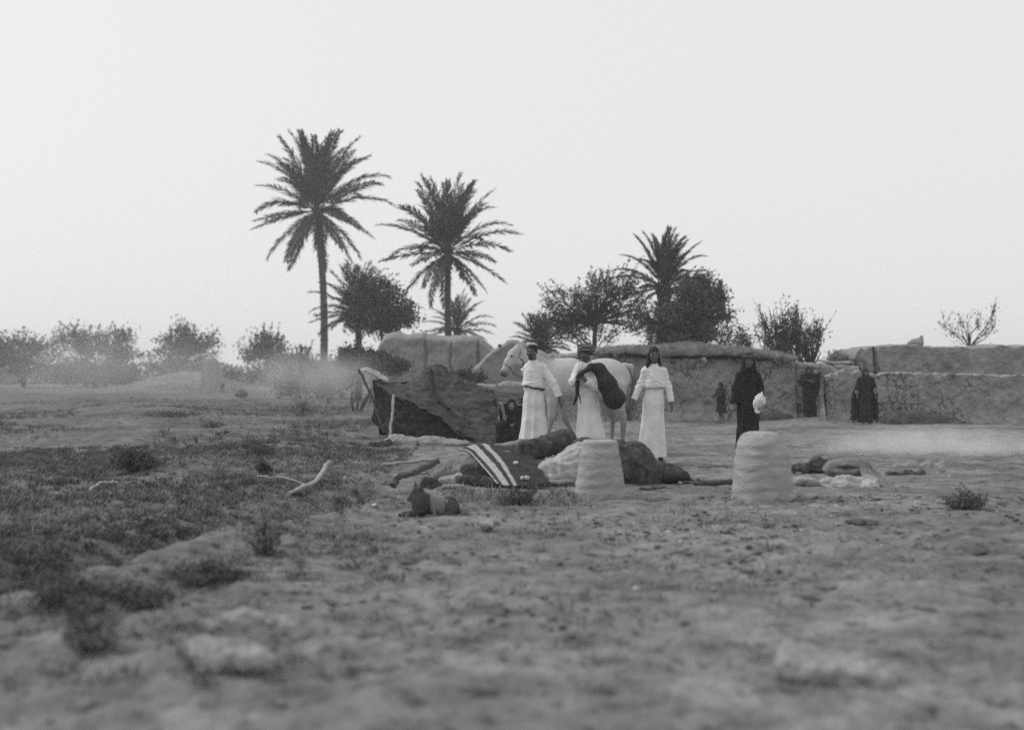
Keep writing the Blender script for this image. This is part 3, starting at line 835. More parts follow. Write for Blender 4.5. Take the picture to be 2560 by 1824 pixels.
clods = [(735, 1478, 26, 14, 'dark clod on the bare slope between ditch weeds and foreground'), (1025, 1403, 34, 14, 'dark flat clod below the lying dog'),
         (935, 1375, 18, 10, 'small dark clod left of the flat one below the dog'), (1220, 1315, 34, 22, 'dark lumpy clod right of the lying dog'),
         (1765, 1495, 36, 16, 'dark clod alone in the middle of the bare foreground'), (1768, 1284, 24, 10, 'dark clod just in front of the gap between the ovens'),
         (1397, 1330, 44, 14, 'dark clod in front of the flatter-topped oven'), (1705, 1380, 100, 22, 'broad dark clod cluster below the gap between the ovens'),
         (1990, 1487, 130, 16, 'long dark clod streak below the taller oven'), (1870, 1425, 60, 14, 'dark clod low down under the taller oven'),
         (2255, 1530, 26, 18, 'dark clod near the right edge of the bare foreground'), (2320, 1520, 44, 20, 'dark double clod furthest right on the bare foreground'),
         (2150, 1300, 90, 26, 'dark clod pile in front of the rolled sack'), (1630, 1250, 50, 12, 'dark clod right of the base of the flatter-topped oven'), (905, 1500, 22, 12, 'tiny dark clod left of centre in the foreground'),
         (318, 1012, 18, 14, 'tiny dark clod on the far plain at the left'), (400, 1078, 14, 14, 'tiny round dark clod on the plain left of the tent')]
for i, (u, v, w, h, lab) in enumerate(clods):
    stone('clod', lab, 'clod', u, v, w, h, 'stone_dark', 40 + i, sub=3, group='dark earth clods')
whites = [(1291, 1256, 16, 11, 'white pebble at the foot of the striped rug'), (990, 1215, 13, 10, 'white pebble left of the dog'), (1088, 1214, 12, 16, 'white pebble just behind the dog'), (862, 1196, 10, 16, 'white chip right of the curved pale branch'),
          (930, 1262, 30, 9, 'row of white crumbs at the lip of the ditch'), (1670, 1330, 24, 16, 'pale lump on the bare ground between the two ovens'), (1590, 1470, 22, 14, 'pale pebble in the middle foreground'), (2290, 1256, 12, 12, 'white pebble at the right, past the ropes'),
          (1700, 1205, 14, 10, 'white pebble behind the gap between the ovens'), (1420, 1230, 18, 10, 'white pebble at the left foot of the flatter-topped oven')]
for i, (u, v, w, h, lab) in enumerate(whites):
    stone('pebble', lab, 'pebble', u, v, w, h, 'stone_pale', 60 + i, sub=2, group='loose pale pebbles')
stone('dark_stump', 'dark stump-like lump on the plain far left of the tent', 'stump', 602, 992, 38, 30, 'stone_dark', 81, Z=75, sub=3)

# ------------------------------------------------------------------ mud walls and houses
def mud_wall(name, label, cat, Z, top, depth=0.45, m='mud', res=0.026, seed=0, crack=1.0, seams=(), rzoff=0.0, parent=None, batter=0.10, roundr=0.12, base=None, rough=0.035, cell=0.25):
    """top: list of (u, v) giving the skyline at depth Z. Front face carries real cracks and courses."""
    us = [t[0] for t in top]; k = F / Z
    x0, x1 = X(us[0], Z), X(us[-1], Z)
    nx = max(8, int((x1 - x0) / res)); xs = np.linspace(x0, x1, nx)
    tz = np.interp(xs, [X(t[0], Z) for t in top], [EYE + (HOR - t[1]) / k for t in top])
    tz = tz + 0.045 * fbm(xs * 2.2, xs * 0 + seed, seed=seed, oct=5, gain=0.6) - 0.07 * np.clip(noise(xs * 3.1, xs * 0 + seed, 0, seed + 77) - 0.35, 0, 1)
    hmax = tz.max(); nz = max(6, int(hmax / res))
    # profile parameter: 0..1 front, then round top, then back
    rows = []; fr = np.linspace(-0.12, 1, nz)
    for t in fr: rows.append(('f', t))
    for a in np.linspace(0, 1, 7)[1:]: rows.append(('t', a))
    for t in (0.5, -0.1): rows.append(('b', t))
    V = np.zeros((len(rows), nx, 3))
    for r, (kd, t) in enumerate(rows):
        if kd == 'f':
            z = t * (tz - roundr); y = batter * np.clip(t, 0, 1) * np.ones(nx)
            w = worley(xs / (cell * 0.7) + 0.35 * fbm(xs * 3, z * 3, seed=seed + 2, oct=2), z / (cell * 2.3) + 0.35 * fbm(xs * 3 + 9, z * 3, seed=seed + 3, oct=2), seed)
            w2 = worley(xs / (cell * 2.6) + 0.4 * fbm(xs * 1.5, z * 1.5, seed=seed + 7, oct=2), z / (cell * 2.6), seed + 5)
            patchy = sstep(-0.15, 0.5, fbm(xs * 0.9, z * 1.1, seed=seed + 11, oct=3))
            y = y + crack * (0.12 * patchy * (1 - sstep(0.0, 0.11, w)) + 0.05 * (1 - sstep(0.0, 0.03, w2)))
            course = np.abs(((z + 0.05 * fbm(xs * 1.2, z * 0, seed=seed + 4, oct=2)) / 0.52) % 1 - 0.5)
            y = y + crack * 0.05 * (1 - sstep(0.0, 0.07, 0.5 - course)) * patchy + crack * 0.02 * fbm(xs * 9, z * 9, seed=seed + 14, oct=3)
            y = y + rough * fbm(xs * 3.2, z * 3.2, seed=seed + 6, oct=4)
            y = y - 0.20 * np.exp(-(np.clip(z, 0, 9) / 0.16)) * (1 + 0.6 * fbm(xs * 1.7, 0 * xs, seed=seed + 8, oct=2))
            for (su, sw, sd) in seams:
                sx = X(su, Z) + 0.05 * fbm(z * 2 + su, z * 0, seed=seed + 9, oct=2)
                y = y + sd * np.exp(-((xs - sx) / (sw / k)) ** 2)
            V[r] = np.stack([xs, Z + y, z], 1)
        elif kd == 't':
            an = t * math.pi
            z = tz - roundr + roundr * math.sin(an); y = batter + depth / 2 - (depth / 2) * math.cos(an)
            V[r] = np.stack([xs, Z + y + 0 * xs, z + 0.03 * fbm(xs * 5, xs * 0 + t * 3, seed=seed + 12, oct=4)], 1)
        else:
            V[r] = np.stack([xs, Z + batter + depth + 0 * xs, t * tz], 1)
    V[:, :, 2] += gh(V[:, :, 0], np.full(V.shape[:2], Z)) * np.clip(1 - V[:, :, 2], 0, 1)
    # pull the ends round so that the wall closes
    R, N = V.shape[:2]
    ii = np.arange(R * N).reshape(R, N)
    Q = np.stack([ii[:-1, :-1], ii[:-1, 1:], ii[1:, 1:], ii[1:, :-1]], -1).reshape(-1, 4)
    Vf = V.reshape(-1, 3); extra = []
    nb = len(Vf); EV = []; EQ = []
    for side, col in ((0, 0), (1, N - 1)):
        c = ii[:, col]; L = len(c)
        for a in range(L // 2 - 1):
            q = (c[a], c[a + 1], c[L - 2 - a], c[L - 1 - a])
            EQ.append(q if side else q[::-1])
    Q = np.concatenate([Q, np.array(EQ)])
    ox = (x0 + x1) / 2
    Vf = Vf - np.array([ox, Z, 0])
    me = mesh_np(name, Vf, Q, True)
    o = obj(name, me, M[m], parent, (ox, Z, 0) if parent is None else None)
    if parent is not None:
        o.location = Vector((ox, Z, 0)) - parent.location
    else:
        tag(o, label, cat)
    return o

# long thatched building ------------------------------------------------
ZL = 36.5
hs = empty('mud_house', Vector((X(1740, ZL), ZL, 0)), 0, 'long low mud house with brush-covered flat roof and cracked front wall', 'house')
mud_wall('wall', None, None, ZL, [(1385, 882), (1440, 880), (1500, 884), (1600, 885), (1700, 886), (1850, 890), (1950, 893), (1992, 900)], depth=3.6, parent=hs, seed=3, crack=1.15, rough=0.05)
roof_top = [(1480, 880), (1500, 871), (1560, 866), (1620, 866), (1680, 862), (1710, 857), (1740, 858), (1780, 864), (1840, 868), (1900, 875), (1950, 882), (1985, 892)]
def roof_mesh(top, Z, y0, y1, under, seed, over=0.13):
    k = F / Z; x0, x1 = X(top[0][0], Z), X(top[-1][0], Z); nx = int((x1 - x0) / 0.04)
    xs = np.linspace(x0, x1, nx)
    tz = np.interp(xs, [X(t[0], Z) for t in top], [EYE + (HOR - t[1]) / k for t in top]) + 0.03 * fbm(xs * 4, xs * 0, seed=seed, oct=4)
    uz = np.interp(xs, [X(t[0], Z) for t in under], [EYE + (HOR - t[1]) / k for t in under]) + 0.03 * fbm(xs * 5, xs * 0 + 7, seed=seed + 1, oct=3)
    e = over + 0.07 * fbm(xs * 3, xs * 0 + 3, seed=seed + 2, oct=4)
    prof = [(0.35, 0, 1), (0, 0.0, 1), (0, 0.35, 1.1), (0, 0.75, 0.9), (0.15, 1.0, 0.5), (0.5, 1.0, 0), (1.0, 1.0, 0), (2.2, 0.98, 0), (y1 - y0, 0.9, 0), (y1 - y0, 0.0, 0)]
    V = []
    for (py, pz, ef) in prof:
        y = np.full(nx, Z + y0 + py) - e * ef + 0.02 * fbm(xs * 9, xs * 0 + py * 5 + pz * 9, seed=seed + 4, oct=2)
        V.append(np.stack([xs, y, uz + (tz - uz) * pz + 0.012 * fbm(xs * 12, xs * 0 + py * 5 + pz * 9, seed=seed + 5, oct=2)], 1))
    V = np.array(V); R, N = V.shape[:2]; ii = np.arange(R * N).reshape(R, N)
    Q = np.stack([ii[:-1, :-1], ii[:-1, 1:], ii[1:, 1:], ii[1:, :-1]], -1).reshape(-1, 4)
    return V.reshape(-1, 3), Q
Vr, Qr = roof_mesh(roof_top, ZL, 0.0, 3.9, [(1480, 884), (1560, 882), (1640, 888), (1700, 887), (1780, 888), (1850, 889), (1985, 900)], 4)
o = obj('roof', mesh_np('roof', Vr - np.array(hs.location), Qr), M['thatch'], hs)
# loose brush along the roof
rb = np.random.default_rng(3); nb = 5200
bx = rb.uniform(X(1480, ZL), X(1990, ZL), nb)
bz = np.interp(bx, [X(t[0], ZL) for t in roof_top], [EYE + (HOR - t[1]) / (F / ZL) for t in roof_top])
cen = np.stack([bx, ZL - 0.22 + rb.uniform(-0.05, 1.2, nb), bz - 0.02 + rb.normal(size=nb) * 0.035 - 0.16 * (rb.random(nb) < 0.3)], 1)
d = np.stack([rb.normal(size=nb), rb.normal(size=nb) * 0.5, rb.normal(size=nb) * 0.25], 1); d /= np.linalg.norm(d, axis=1, keepdims=True)
L = rb.uniform(0.06, 0.2, nb)[:, None]; s = np.array([0, 0.3, 1.0])[None] * 0.006
Vb = np.stack([cen - d * L, cen + s, cen + d * L, cen - s], 1).reshape(-1, 3) - np.array(hs.location)
o = obj('roof_brush', mesh_np('roof_brush', Vb, np.arange(4 * nb).reshape(nb, 4), False), M['thatch'], hs); o['kind'] = 'stuff'
# beam ends sticking out under the roof
for i, (u, r) in enumerate([(1516, .05), (1590, .04), (1682, .06), (1757, .07), (1779, .05), (1843, .06), (1876, .05), (1932, .05), (1962, .07), (1820, .035), (1650, .035)]):
    mb = MB(); x = X(u, ZL); z = EYE + (HOR - 897 - (i % 3) * 2) / (F / ZL)
    c = np.array(hs.location)
    mb.tube([Vector((x - c[0], 0.3, z)), Vector((x - c[0] + 0.02, -0.12, z - 0.01)), Vector((x - c[0] + 0.03, -0.30, z - 0.05))], [r, r, r * 0.8], 7)
    o = obj('beam_end', mb.mesh('beam_end'), M['wood_dark' if i != 3 else 'cloth_pale'], hs)
# recessed blocked doorway with its pole lintel
rc = mud_wall('blocked_doorway', 'recessed mud-filled doorway under long poles, between the long house and the low wall', 'doorway', 36.7, [(1990, 905), (2010, 902), (2060, 905), (2105, 912), (2150, 918)], depth=0.6, seed=12, crack=0.8)
for i, (a, b, r, lab) in enumerate([((1985, 912), (2122, 924), 0.055, 'thicker pole lying level over the blocked doorway'), ((2040, 902), (2125, 908), 0.045, 'short pole above the thicker one over the blocked doorway')]):
    mb = MB(); p0, p1 = P(a[0], a[1], 37.1), P(b[0], b[1], 36.9); c = (p0 + p1) / 2
    pts = [p0 - c + (p1 - p0) * t + Vector((0, 0, 0.02 * math.sin(t * 7 + i))) for t in np.linspace(0, 1, 7)]
    mb.tube(pts, [r * (0.75 + 0.5 * t) for t in np.linspace(0, 1, 7)], 8)
    tag(obj('roof_pole', mb.mesh('roof_pole'), M['wood_dark' if i == 0 else 'wood_pale'], None, c), lab, 'pole', 'poles over the doorway')
tree('brush_heap', 'loose brushwood stacked on the wall behind the doorway poles', 'brush', 2105, 38.4, [(2090, 896, 26, 13), (2125, 902, 22, 10)], leaf='leaf_scrub', seed=55, n_clump=26, per=40, clump_r=0.15, leaf_size=0.07, shoots=10, shoot_len=0.25, stems=2, trunk_r=0.05)
# low wall to the right and the block behind it
mud_wall('yard_wall', 'low cracked mud yard wall running off to the right behind the women', 'wall', 34.6, [(2064, 938), (2080, 930), (2150, 929), (2230, 931), (2350, 933), (2500, 935), (2700, 932), (3050, 936)], depth=0.5, seed=21, crack=0.85, roundr=0.05, rough=0.05)
mud_wall('mud_block', 'taller flat-topped mud block with a vertical crack, behind the low yard wall', 'house', 38.8, [(2128, 930), (2138, 905), (2147, 872), (2160, 863), (2200, 861), (2240, 862), (2300, 860), (2400, 864), (2520, 860), (2700, 866), (3000, 862)], depth=3.2, seed=22, crack=0.25, seams=((2193, 3.0, 0.35), (2196, 5, 0.15), (2163, 6, 0.08)), batter=0.2, roundr=0.06, rough=0.05)
lump = SDF((-0.5, -0.4, -0.3), (0.6, 0.4, 0.6), 0.02)
lump.ell((0, 0, 0), (0.26, 0.22, 0.16)); lump.ell((0.1, 0, 0.06), (0.14, 0.14, 0.14)); lump.cone((0.18, 0, 0.1), (0.20, 0, 0.20), 0.07, 0.06)
tag(obj('mud_lump', lump.mesh('mud_lump', bump=0.03, freq=5), M['mud'], None, P(2288, 858, 39.6)), 'mud lump with an upright knob on top of the flat-topped block', 'lump')
# sooty hole and ash heap at the foot of the yard wall
ash = SDF((-1.3, -0.6, -0.2), (1.3, 0.6, 0.7), 0.03)
ash.ell((0, 0, 0.0), (0.95, 0.3, 0.40), k=0.1); ash.ell((0.6, 0, 0.0), (0.5, 0.3, 0.27), k=0.1); ash.ell((-0.5, -.05, 0), (0.5, 0.3, 0.2), k=0.1); 
tag(obj('ash_heap', ash.mesh('ash_heap', bump=0.06, freq=4), M['stone_dark'], None, G(2275, 34.3)), 'dark sooty ash heap against the foot of the yard wall', 'heap')
rub = SDF((-1.3, -0.6, -0.2), (1.3, 0.6, 0.7), 0.035)
rub.ell((0, 0, 0), (0.7, 0.3, 0.2), k=0.1)
tag(obj('rubble_heap', rub.mesh('rubble_heap', bump=0.08, freq=5), M['stone_dark'], None, G(1935, 36.0)), 'low dark rubble at the foot of the long house, behind the woman with the hen', 'heap')

# round-topped mud house behind the tent ---------------------------------
mud_wall('mud_house', 'round-topped mud house with dark vertical seams, behind the black tent', 'house', 55, [(925, 905), (938, 868), (948, 842), (962, 828), (985, 824), (1020, 829), (1060, 828), (1064, 832), (1100, 832), (1128, 831), (1180, 836), (1200, 838), (1215, 850), (1232, 864), (1245, 880)], depth=4.0, m='mud_far', seed=31, crack=0.15, seams=((1063, 3, 0.25), (1128, 2.5, 0.25), (1196, 2.5, 0.3)), roundr=0.35, res=0.06, rough=0.06)
mud_wall('domed_wall', 'rounded mud wall humping up behind the horse head, a black spot for a small hole near its top', 'wall', 50, [(1176, 935), (1188, 915), (1204, 898), (1225, 876), (1250, 859), (1272, 849), (1293, 845), (1312, 850), (1330, 862), (1350, 875), (1372, 884), (1400, 884), (1500, 886)], depth=1.4, m='mud_far', seed=33, crack=0.2, seams=((1251, 2, 0.0),), roundr=0.2, res=0.05, rough=0.05)
h_ = MB(); h_.tube([P(1249, 864, 49.92), P(1249.5, 864, 50.15)], 0.075, 10)
tag(obj('hole_shade', h_.mesh('hole_shade'), M['cloth_black']), 'small round black disc painted as the shade of a hole in the rounded wall near the horse ears', 'hole')  # black plug set on the wall as the hole's shade; no opening is cut
mud_wall('mud_ledge', 'low mud ledge behind the tent, below the rounded wall', 'wall', 42, [(1140, 968), (1200, 958), (1260, 955), (1330, 957), (1400, 962)], depth=0.8, m='mud_far', seed=35, crack=0.3, res=0.06)
mud_wall('smoke_column', 'pale mud form standing in for a column of smoke on the far plain', 'pier', 88, [(500, 955), (505, 905), (512, 893), (535, 893), (543, 910), (552, 955)], depth=1.2, m='mud_far', seed=36, crack=0.1, res=0.1, roundr=0.3)  # solid pale mud form standing in for a column of smoke

# ------------------------------------------------------------------ black tent
def Bz(pts, t):
    """Catmull-Rom through Vector points, t in 0..1."""
    n = len(pts) - 1; f = min(max(t, 0), 1) * n; i = min(int(f), n - 1); w = f - i
    p0, p1, p2, p3 = pts[max(i - 1, 0)], pts[i], pts[i + 1], pts[min(i + 2, n)]
    return 0.5 * ((2 * p1) + (p2 - p0) * w + (2 * p0 - 5 * p1 + 4 * p2 - p3) * w * w + (3 * p1 - p0 - 3 * p2 + p3) * w ** 3)

def patch(name, rows, mats, parent, nu=70, nv=40, thick=0.012, wr=0.015, seed=0, sag=0.0, smooth=True, matfun=None):
    """Cloth sheet through rows of control points (each row left to right)."""
    org = parent.location if parent is not None else Vector((0, 0, 0))
    V = np.zeros((nv, nu, 3))
    for j in range(nu):
        t = j / (nu - 1); col = [Bz(r, t) for r in rows]
        for i in range(nv): V[i, j] = Bz(col, i / (nv - 1)) - org
    Vf = V.reshape(-1, 3); ii = np.arange(nu * nv).reshape(nv, nu)
    Q = np.stack([ii[:-1, :-1], ii[1:, :-1], ii[1:, 1:], ii[:-1, 1:]], -1).reshape(-1, 4)
    N = vnormals(Vf, Q)
    w = wr * fbm(Vf[:, 0] * 4, Vf[:, 1] * 4, Vf[:, 2] * 4 + seed, seed=seed, oct=4) + wr * 0.7 * (0.5 - 1.8 * np.abs(noise(Vf[:, 0] * 5 + Vf[:, 2] * 3, Vf[:, 1] * 3, Vf[:, 2] * 6, seed + 50)))
    Vf = Vf + N * w[:, None]
    V2 = Vf - N * thick; nn = len(Vf)
    rim = []
    for a, b in list(zip(ii[0, :-1], ii[0, 1:])) + list(zip(ii[:-1, -1], ii[1:, -1])) + list(zip(ii[-1, ::-1][:-1], ii[-1, ::-1][1:])) + list(zip(ii[::-1, 0][:-1], ii[::-1, 0][1:])):
        rim.append((b, a, a + nn, b + nn))
    Qa = np.concatenate([Q, Q[:, ::-1] + nn, np.array(rim)])
    mi = None
    if matfun is not None:
        jj = (np.arange(len(Q)) % (nu - 1)) / (nu - 1); m1 = matfun(jj)
        mi = np.concatenate([m1, m1, np.zeros(len(rim), int)])
    return obj(name, mesh_np(name, np.concatenate([Vf, V2]), Qa, smooth, mi), mats, parent)

tent = empty('black_tent', G(1120, 24.5), 0, 'low black goat-hair tent propped on poles, with a pale cloth at its open end', 'tent')
# ridge, mid roof, eave; eave continues into the front wall
ridge = [P(930, 950, 25.5), P(985, 957, 25.8), P(1035, 948, 26.0), P(1068, 922, 26.2), P(1097, 909, 26.2), P(1128, 931, 26.2), P(1180, 955, 26.0), P(1243, 979, 25.8)]
mid = [P(945, 962, 24.8), P(988, 972, 24.8), P(1028, 976, 24.9), P(1066, 972, 25.1), P(1104, 980, 25.1), P(1146, 1002, 24.8), P(1194, 1026, 24.5), P(1246, 1040, 24.4)]
eave = [P(972, 982, 23.9), P(1000, 993, 23.7), P(1030, 1008, 23.6), P(1064, 1026, 23.5), P(1100, 1048, 23.4), P(1140, 1075, 23.3), P(1185, 1104, 23.1), P(1242, 1110, 23.0)]
patch('roof_cloth', [ridge, mid, eave], [M['tent_roof_lit']], tent, 190, 80, wr=0.05, seed=2)
patch('awning_cloth', [[P(1232, 974, 25.8), P(1280, 978, 25.8), P(1338, 986, 25.5)], [P(1240, 994, 24.8), P(1285, 998, 24.8), P(1336, 1008, 24.5)], [P(1244, 1010, 23.8), P(1285, 1009, 23.7), P(1332, 1020, 23.6)]], [M['tent_roof_lit']], tent, 60, 40, wr=0.03, seed=3)
back = [p + Vector((0, 1.5, -1.35 if p.x < 0.4 else -1.05)) for p in ridge]
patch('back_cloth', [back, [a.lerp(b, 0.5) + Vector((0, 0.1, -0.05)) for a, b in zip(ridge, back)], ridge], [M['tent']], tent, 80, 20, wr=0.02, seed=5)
top = [p + Vector((0.0, 0.03, -0.01)) for p in eave[:7]]
bot = [P(985, 1102, 23.6), P(1005, 1100, 23.5), P(1035, 1098, 23.5), P(1068, 1100, 23.5), P(1105, 1105, 23.5), P(1145, 1108, 23.4), P(1190, 1110, 23.3)]
mi_ = [a.lerp(b, 0.5) + Vector((0, 0.10 + 0.05 * math.sin(i * 2), 0)) for i, (a, b) in enumerate(zip(top, bot))]
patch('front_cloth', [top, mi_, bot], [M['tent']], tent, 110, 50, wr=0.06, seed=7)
# black sheet paints the shade inside the open left end; black right-corner flap
patch('end_shade', [[P(935, 955, 25.3), P(955, 968, 24.8), P(972, 984, 24.1)], [P(938, 1005, 25.4), P(958, 1015, 25.0), P(980, 1030, 24.3)], [P(928, 1052, 25.0), P(955, 1075, 24.6), P(985, 1098, 23.9)]], [M['cloth_black']], tent, 24, 30, wr=0.03, seed=9)
patch('side_flap', [[P(1246, 1012, 24.1), P(1278, 1008, 24.2), P(1318, 1002, 24.4)], [P(1250, 1035, 24.2), P(1280, 1030, 24.3), P(1322, 1025, 24.6)], [P(1240, 1105, 24.8), P(1285, 1105, 24.9), P(1330, 1105, 25.2)]], [M['cloth_black']], tent, 30, 24, wr=0.03, seed=10)
patch('pale_cloth', [[P(900, 925, 25.3), P(922, 917, 25.4), P(944, 926, 25.5), P(966, 944, 25.6)], [P(906, 930, 25.1), P(920, 930, 25.1), P(945, 943, 25.1), P(970, 954, 25.2)]], [M['cloth_pale']], tent, 50, 16, wr=0.035, seed=12)
patch('ground_flap', [[P(876, 1095, 24.4), P(900, 1092, 24.6), P(940, 1098, 24.4), P(985, 1096, 24.2)], [P(878, 1106, 23.4), P(910, 1104, 23.4), P(945, 1109, 23.3), P(985, 1108, 23.2)]], [M['cloth_dark']], tent, 50, 14, wr=0.035, thick=0.05, seed=13)
def pole(name, pts, r, m, parent=None, label=None, cat=None, sides=7, group=None, wob=0.006):
    rng_ = np.random.default_rng(int(abs(pts[0][0]) * 1000) % 9999)
    org = parent.location if parent is not None else pts[len(pts) // 2]
    n = 14; mb = MB()
    q = [Bz([Vector(p) for p in pts], i / (n - 1)) - org + Vector(rng_.normal(size=3) * wob) for i in range(n)]
    if not hasattr(r, '__len__'): r = (r, r)
    rr = [(r[0] + (r[1] - r[0]) * i / (n - 1)) * rng_.uniform(0.88, 1.12) for i in range(n)]
    mb.tube(q, rr, sides)
    o = obj(name, mb.mesh(name), M[m], parent, None if parent is not None else org)
    if parent is None: tag(o, label, cat, group)
    return o
pole('pole', [P(897, 924, 25.2), P(928, 990, 25.0), P(962, 1082, 24.7)], 0.028, 'wood_dark', tent)
pole('pole', [P(984, 985, 23.7), P(980, 1040, 23.5), P(972, 1106, 23.3)], 0.028, 'wood_pale', tent)
pole('ridge_rope', [P(1098, 912, 26.0), P(1090, 960, 24.9), P(1112, 1003, 24.2), P(1150, 1042, 23.6), P(1195, 1077, 23.0), P(1241, 1112, 22.1)], 0.007, 'cloth_dark', tent)
pole('ridge_seam', [P(1076, 924, 26.05), P(1080, 962, 25.05), P(1094, 995, 24.5), P(1122, 1022, 23.9)], 0.035, 'cloth_black', tent)
pole('guy_rope', [P(899, 926, 25.2), P(860, 985, 24.5), P(822, 1062, 23.5)], 0.006, 'cloth_grey', tent)
pole('guy_rope', [P(1228, 950, 25.5), P(1250, 970, 25.2), P(1262, 980, 24.9)], 0.012, 'wood_dark', tent)

# ------------------------------------------------------------------ small SDF things
def crease(amp, fr, seed=0, sy=1.0, sz=1.0):
    def f(V, N):
        w1 = fbm(V[:, 0] * 3, V[:, 1] * 3, V[:, 2] * 3, seed=seed + 40, oct=2)
        n1 = noise(V[:, 0] * fr + w1 * 2.0, V[:, 1] * fr * sy, V[:, 2] * fr * sz + w1, seed + 41)
        n2 = noise(V[:, 0] * fr * 2.3 + w1 * 2.5, V[:, 1] * fr * 2.3 * sy, V[:, 2] * fr * 2.3 * sz, seed + 42)
        return amp * (0.55 - 1.6 * np.abs(n1)) + amp * 0.5 * (0.5 - 1.6 * np.abs(n2))
    return f

def blob(name, label, cat, u, v_base, Z, prims, m, res=0.014, bump=0.012, freq=7, seed=0, group=None, fold=None, pad=0.1, above=-0.04):
    """prims: ('e', c, r[, k]) or ('c', a, b, ra, rb[, k]); local metres, z up from the ground."""
    lo, hi = np.array([9.] * 3), np.array([-9.] * 3)
    for p in prims:
        if p[0] == 'e': lo = np.minimum(lo, np.array(p[1]) - p[2]); hi = np.maximum(hi, np.array(p[1]) + p[2])
        else:
            r = max(p[3], p[4]); lo = np.minimum(lo, np.minimum(p[1], p[2]) - r); hi = np.maximum(hi, np.maximum(p[1], p[2]) + r)
    s = SDF(lo - pad, hi + pad, res)
    for p in prims:
        if p[0] == 'e': s.ell(p[1], p[2], p[3] if len(p) > 3 else 0.05)
        else: s.cone(p[1], p[2], p[3], p[4], p[5] if len(p) > 5 else 0.05)
    if above is not None and lo[2] < above: s.above(above)
    f2 = fold
    if m.startswith('cloth') or m == 'skin_bag':
        cf = crease(0.016 if m != 'skin_bag' else 0.007, 9, seed)
        f2 = (lambda V, N: cf(V, N) + (fold(V, N) if fold is not None else 0))
    o = obj(name, s.mesh(name, bump=bump, freq=freq, seed=seed, fold=f2), M[m], None, G(u, Z))
    if v_base is not None: o.location.z = P(u, v_base, Z).z
    tag(o, label, cat, group)
    return o

# clay ovens ---------------------------------------------------------
def oven(label, u, Z, prof, seed, lean=0.0):
    """prof: (half-width px, photo row) pairs from the base up, at depth Z."""
    k = F / Z; b = G(u, Z); nrow, na = 110, 96
    zs = [(P(u, v, Z).z - b.z) for _, v in prof]; rs = [w / k for w, _ in prof]
    V = []
    L = np.concatenate([[0], np.cumsum(np.hypot(np.diff(zs), np.diff(rs)))]); t = np.linspace(0, L[-1], nrow)
    zz, rr = np.interp(t, L, zs), np.interp(t, L, rs)
    for _ in range(2):
        zz[1:-1] = (zz[:-2] + zz[1:-1] * 2 + zz[2:]) / 4; rr[1:-1] = (rr[:-2] + rr[1:-1] * 2 + rr[2:]) / 4
    th = np.linspace(0, 2 * math.pi, na, endpoint=False)
    T, Zz = np.meshgrid(th, zz); R = np.repeat(rr[:, None], na, 1)
    cx, cy = np.cos(T), np.sin(T)
    n1 = fbm(cx * 1.3 + seed, cy * 1.3, Zz * 7, seed=seed, oct=4)
    coil = np.sin((Zz + 0.035 * n1) / 0.11 * 2 * math.pi)
    R = R * (1 + 0.016 * n1) + 0.0038 * coil * (0.4 + 0.8 * np.clip(fbm(cx * 2, cy * 2, Zz * 4, seed=seed + 9, oct=2) + 0.4, 0, 1)) * sstep(0.02, 0.1, R)
    Xo = R * cx + lean * Zz; Yo = R * cy
    Zo = Zz + 0.006 * fbm(cx * 2, cy * 2, Zz * 3, seed=seed + 5, oct=2)
    Zo[0] -= 0.03
    V = np.stack([Xo, Yo, Zo], -1).reshape(-1, 3); ii = np.arange(nrow * na).reshape(nrow, na); i2 = np.roll(ii, -1, 1)
    Q = np.stack([ii[:-1], i2[:-1], i2[1:], ii[1:]], -1).reshape(-1, 4)
    return tag(obj('clay_oven', mesh_np('clay_oven', V, Q), M['clay'], None, b), label, 'clay oven')
oven('flatter-topped tapering clay oven, set in front of the heap of camp goods', 1500, 12.4, [(64, 1241), (63, 1225), (58, 1190), (52, 1150), (46, 1115), (44, 1103), (41, 1100), (36, 1099), (33, 1102), (20, 1103), (0.5, 1103)], 3, lean=0.0)
oven('taller round-shouldered clay oven, set in front of the woman in black', 1908, 12.2, [(78, 1246), (76, 1230), (73, 1195), (70, 1160), (66, 1135), (60, 1108), (54, 1093), (45, 1084), (30, 1079), (0.5, 1078)], 9, lean=-0.03)

# heap of camp goods --------------------------------------------------
foldv = lambda amp, fr, ax=0: (lambda V, N: amp * np.sin(V[:, ax] * fr + 2.5 * fbm(V[:, 0] * 4, V[:, 1] * 4, V[:, 2] * 3, seed=2, oct=2)) * np.clip(1 - np.abs(N[:, 2]) * 0.9, 0, 1))
blob('covered_heap', 'dark blanket-covered heap with folds at its right end, behind the flatter-topped oven', 'heap', 1540, None, 14.3,
     [('c', (-0.38, 0, 0.28), (0.16, 0, 0.29), 0.225, 0.215, 0.1), ('e', (0.02, 0, 0.12), (0.55, 0.33, 0.22), 0.1), ('c', (0.30, -0.02, 0.30), (0.50, -0.05, -0.02), 0.12, 0.09, 0.15), ('c', (0.2, -0.15, 0.3), (0.33, -0.25, 0.0), 0.1, 0.08, .12)],
     'cloth_dark', res=0.012, bump=0.035, freq=5, fold=foldv(0.022, 38))
blob('white_sack', 'big pale sack slumped between the striped rug and the flatter-topped oven', 'sack', 1415, None, 13.9,
     [('e', (0.0, 0, 0.14), (0.32, 0.25, 0.20), 0.1), ('e', (0.13, 0.05, 0.30), (0.17, 0.18, 0.17), 0.1), ('e', (-0.17, -0.05, 0.08), (0.20, 0.2, 0.15), 0.1), ('e', (0.2, .1, 0.40), (0.12, 0.12, 0.10), 0.08)],
     'cloth_pale', res=0.012, bump=0.022, freq=6, fold=foldv(0.008, 60))
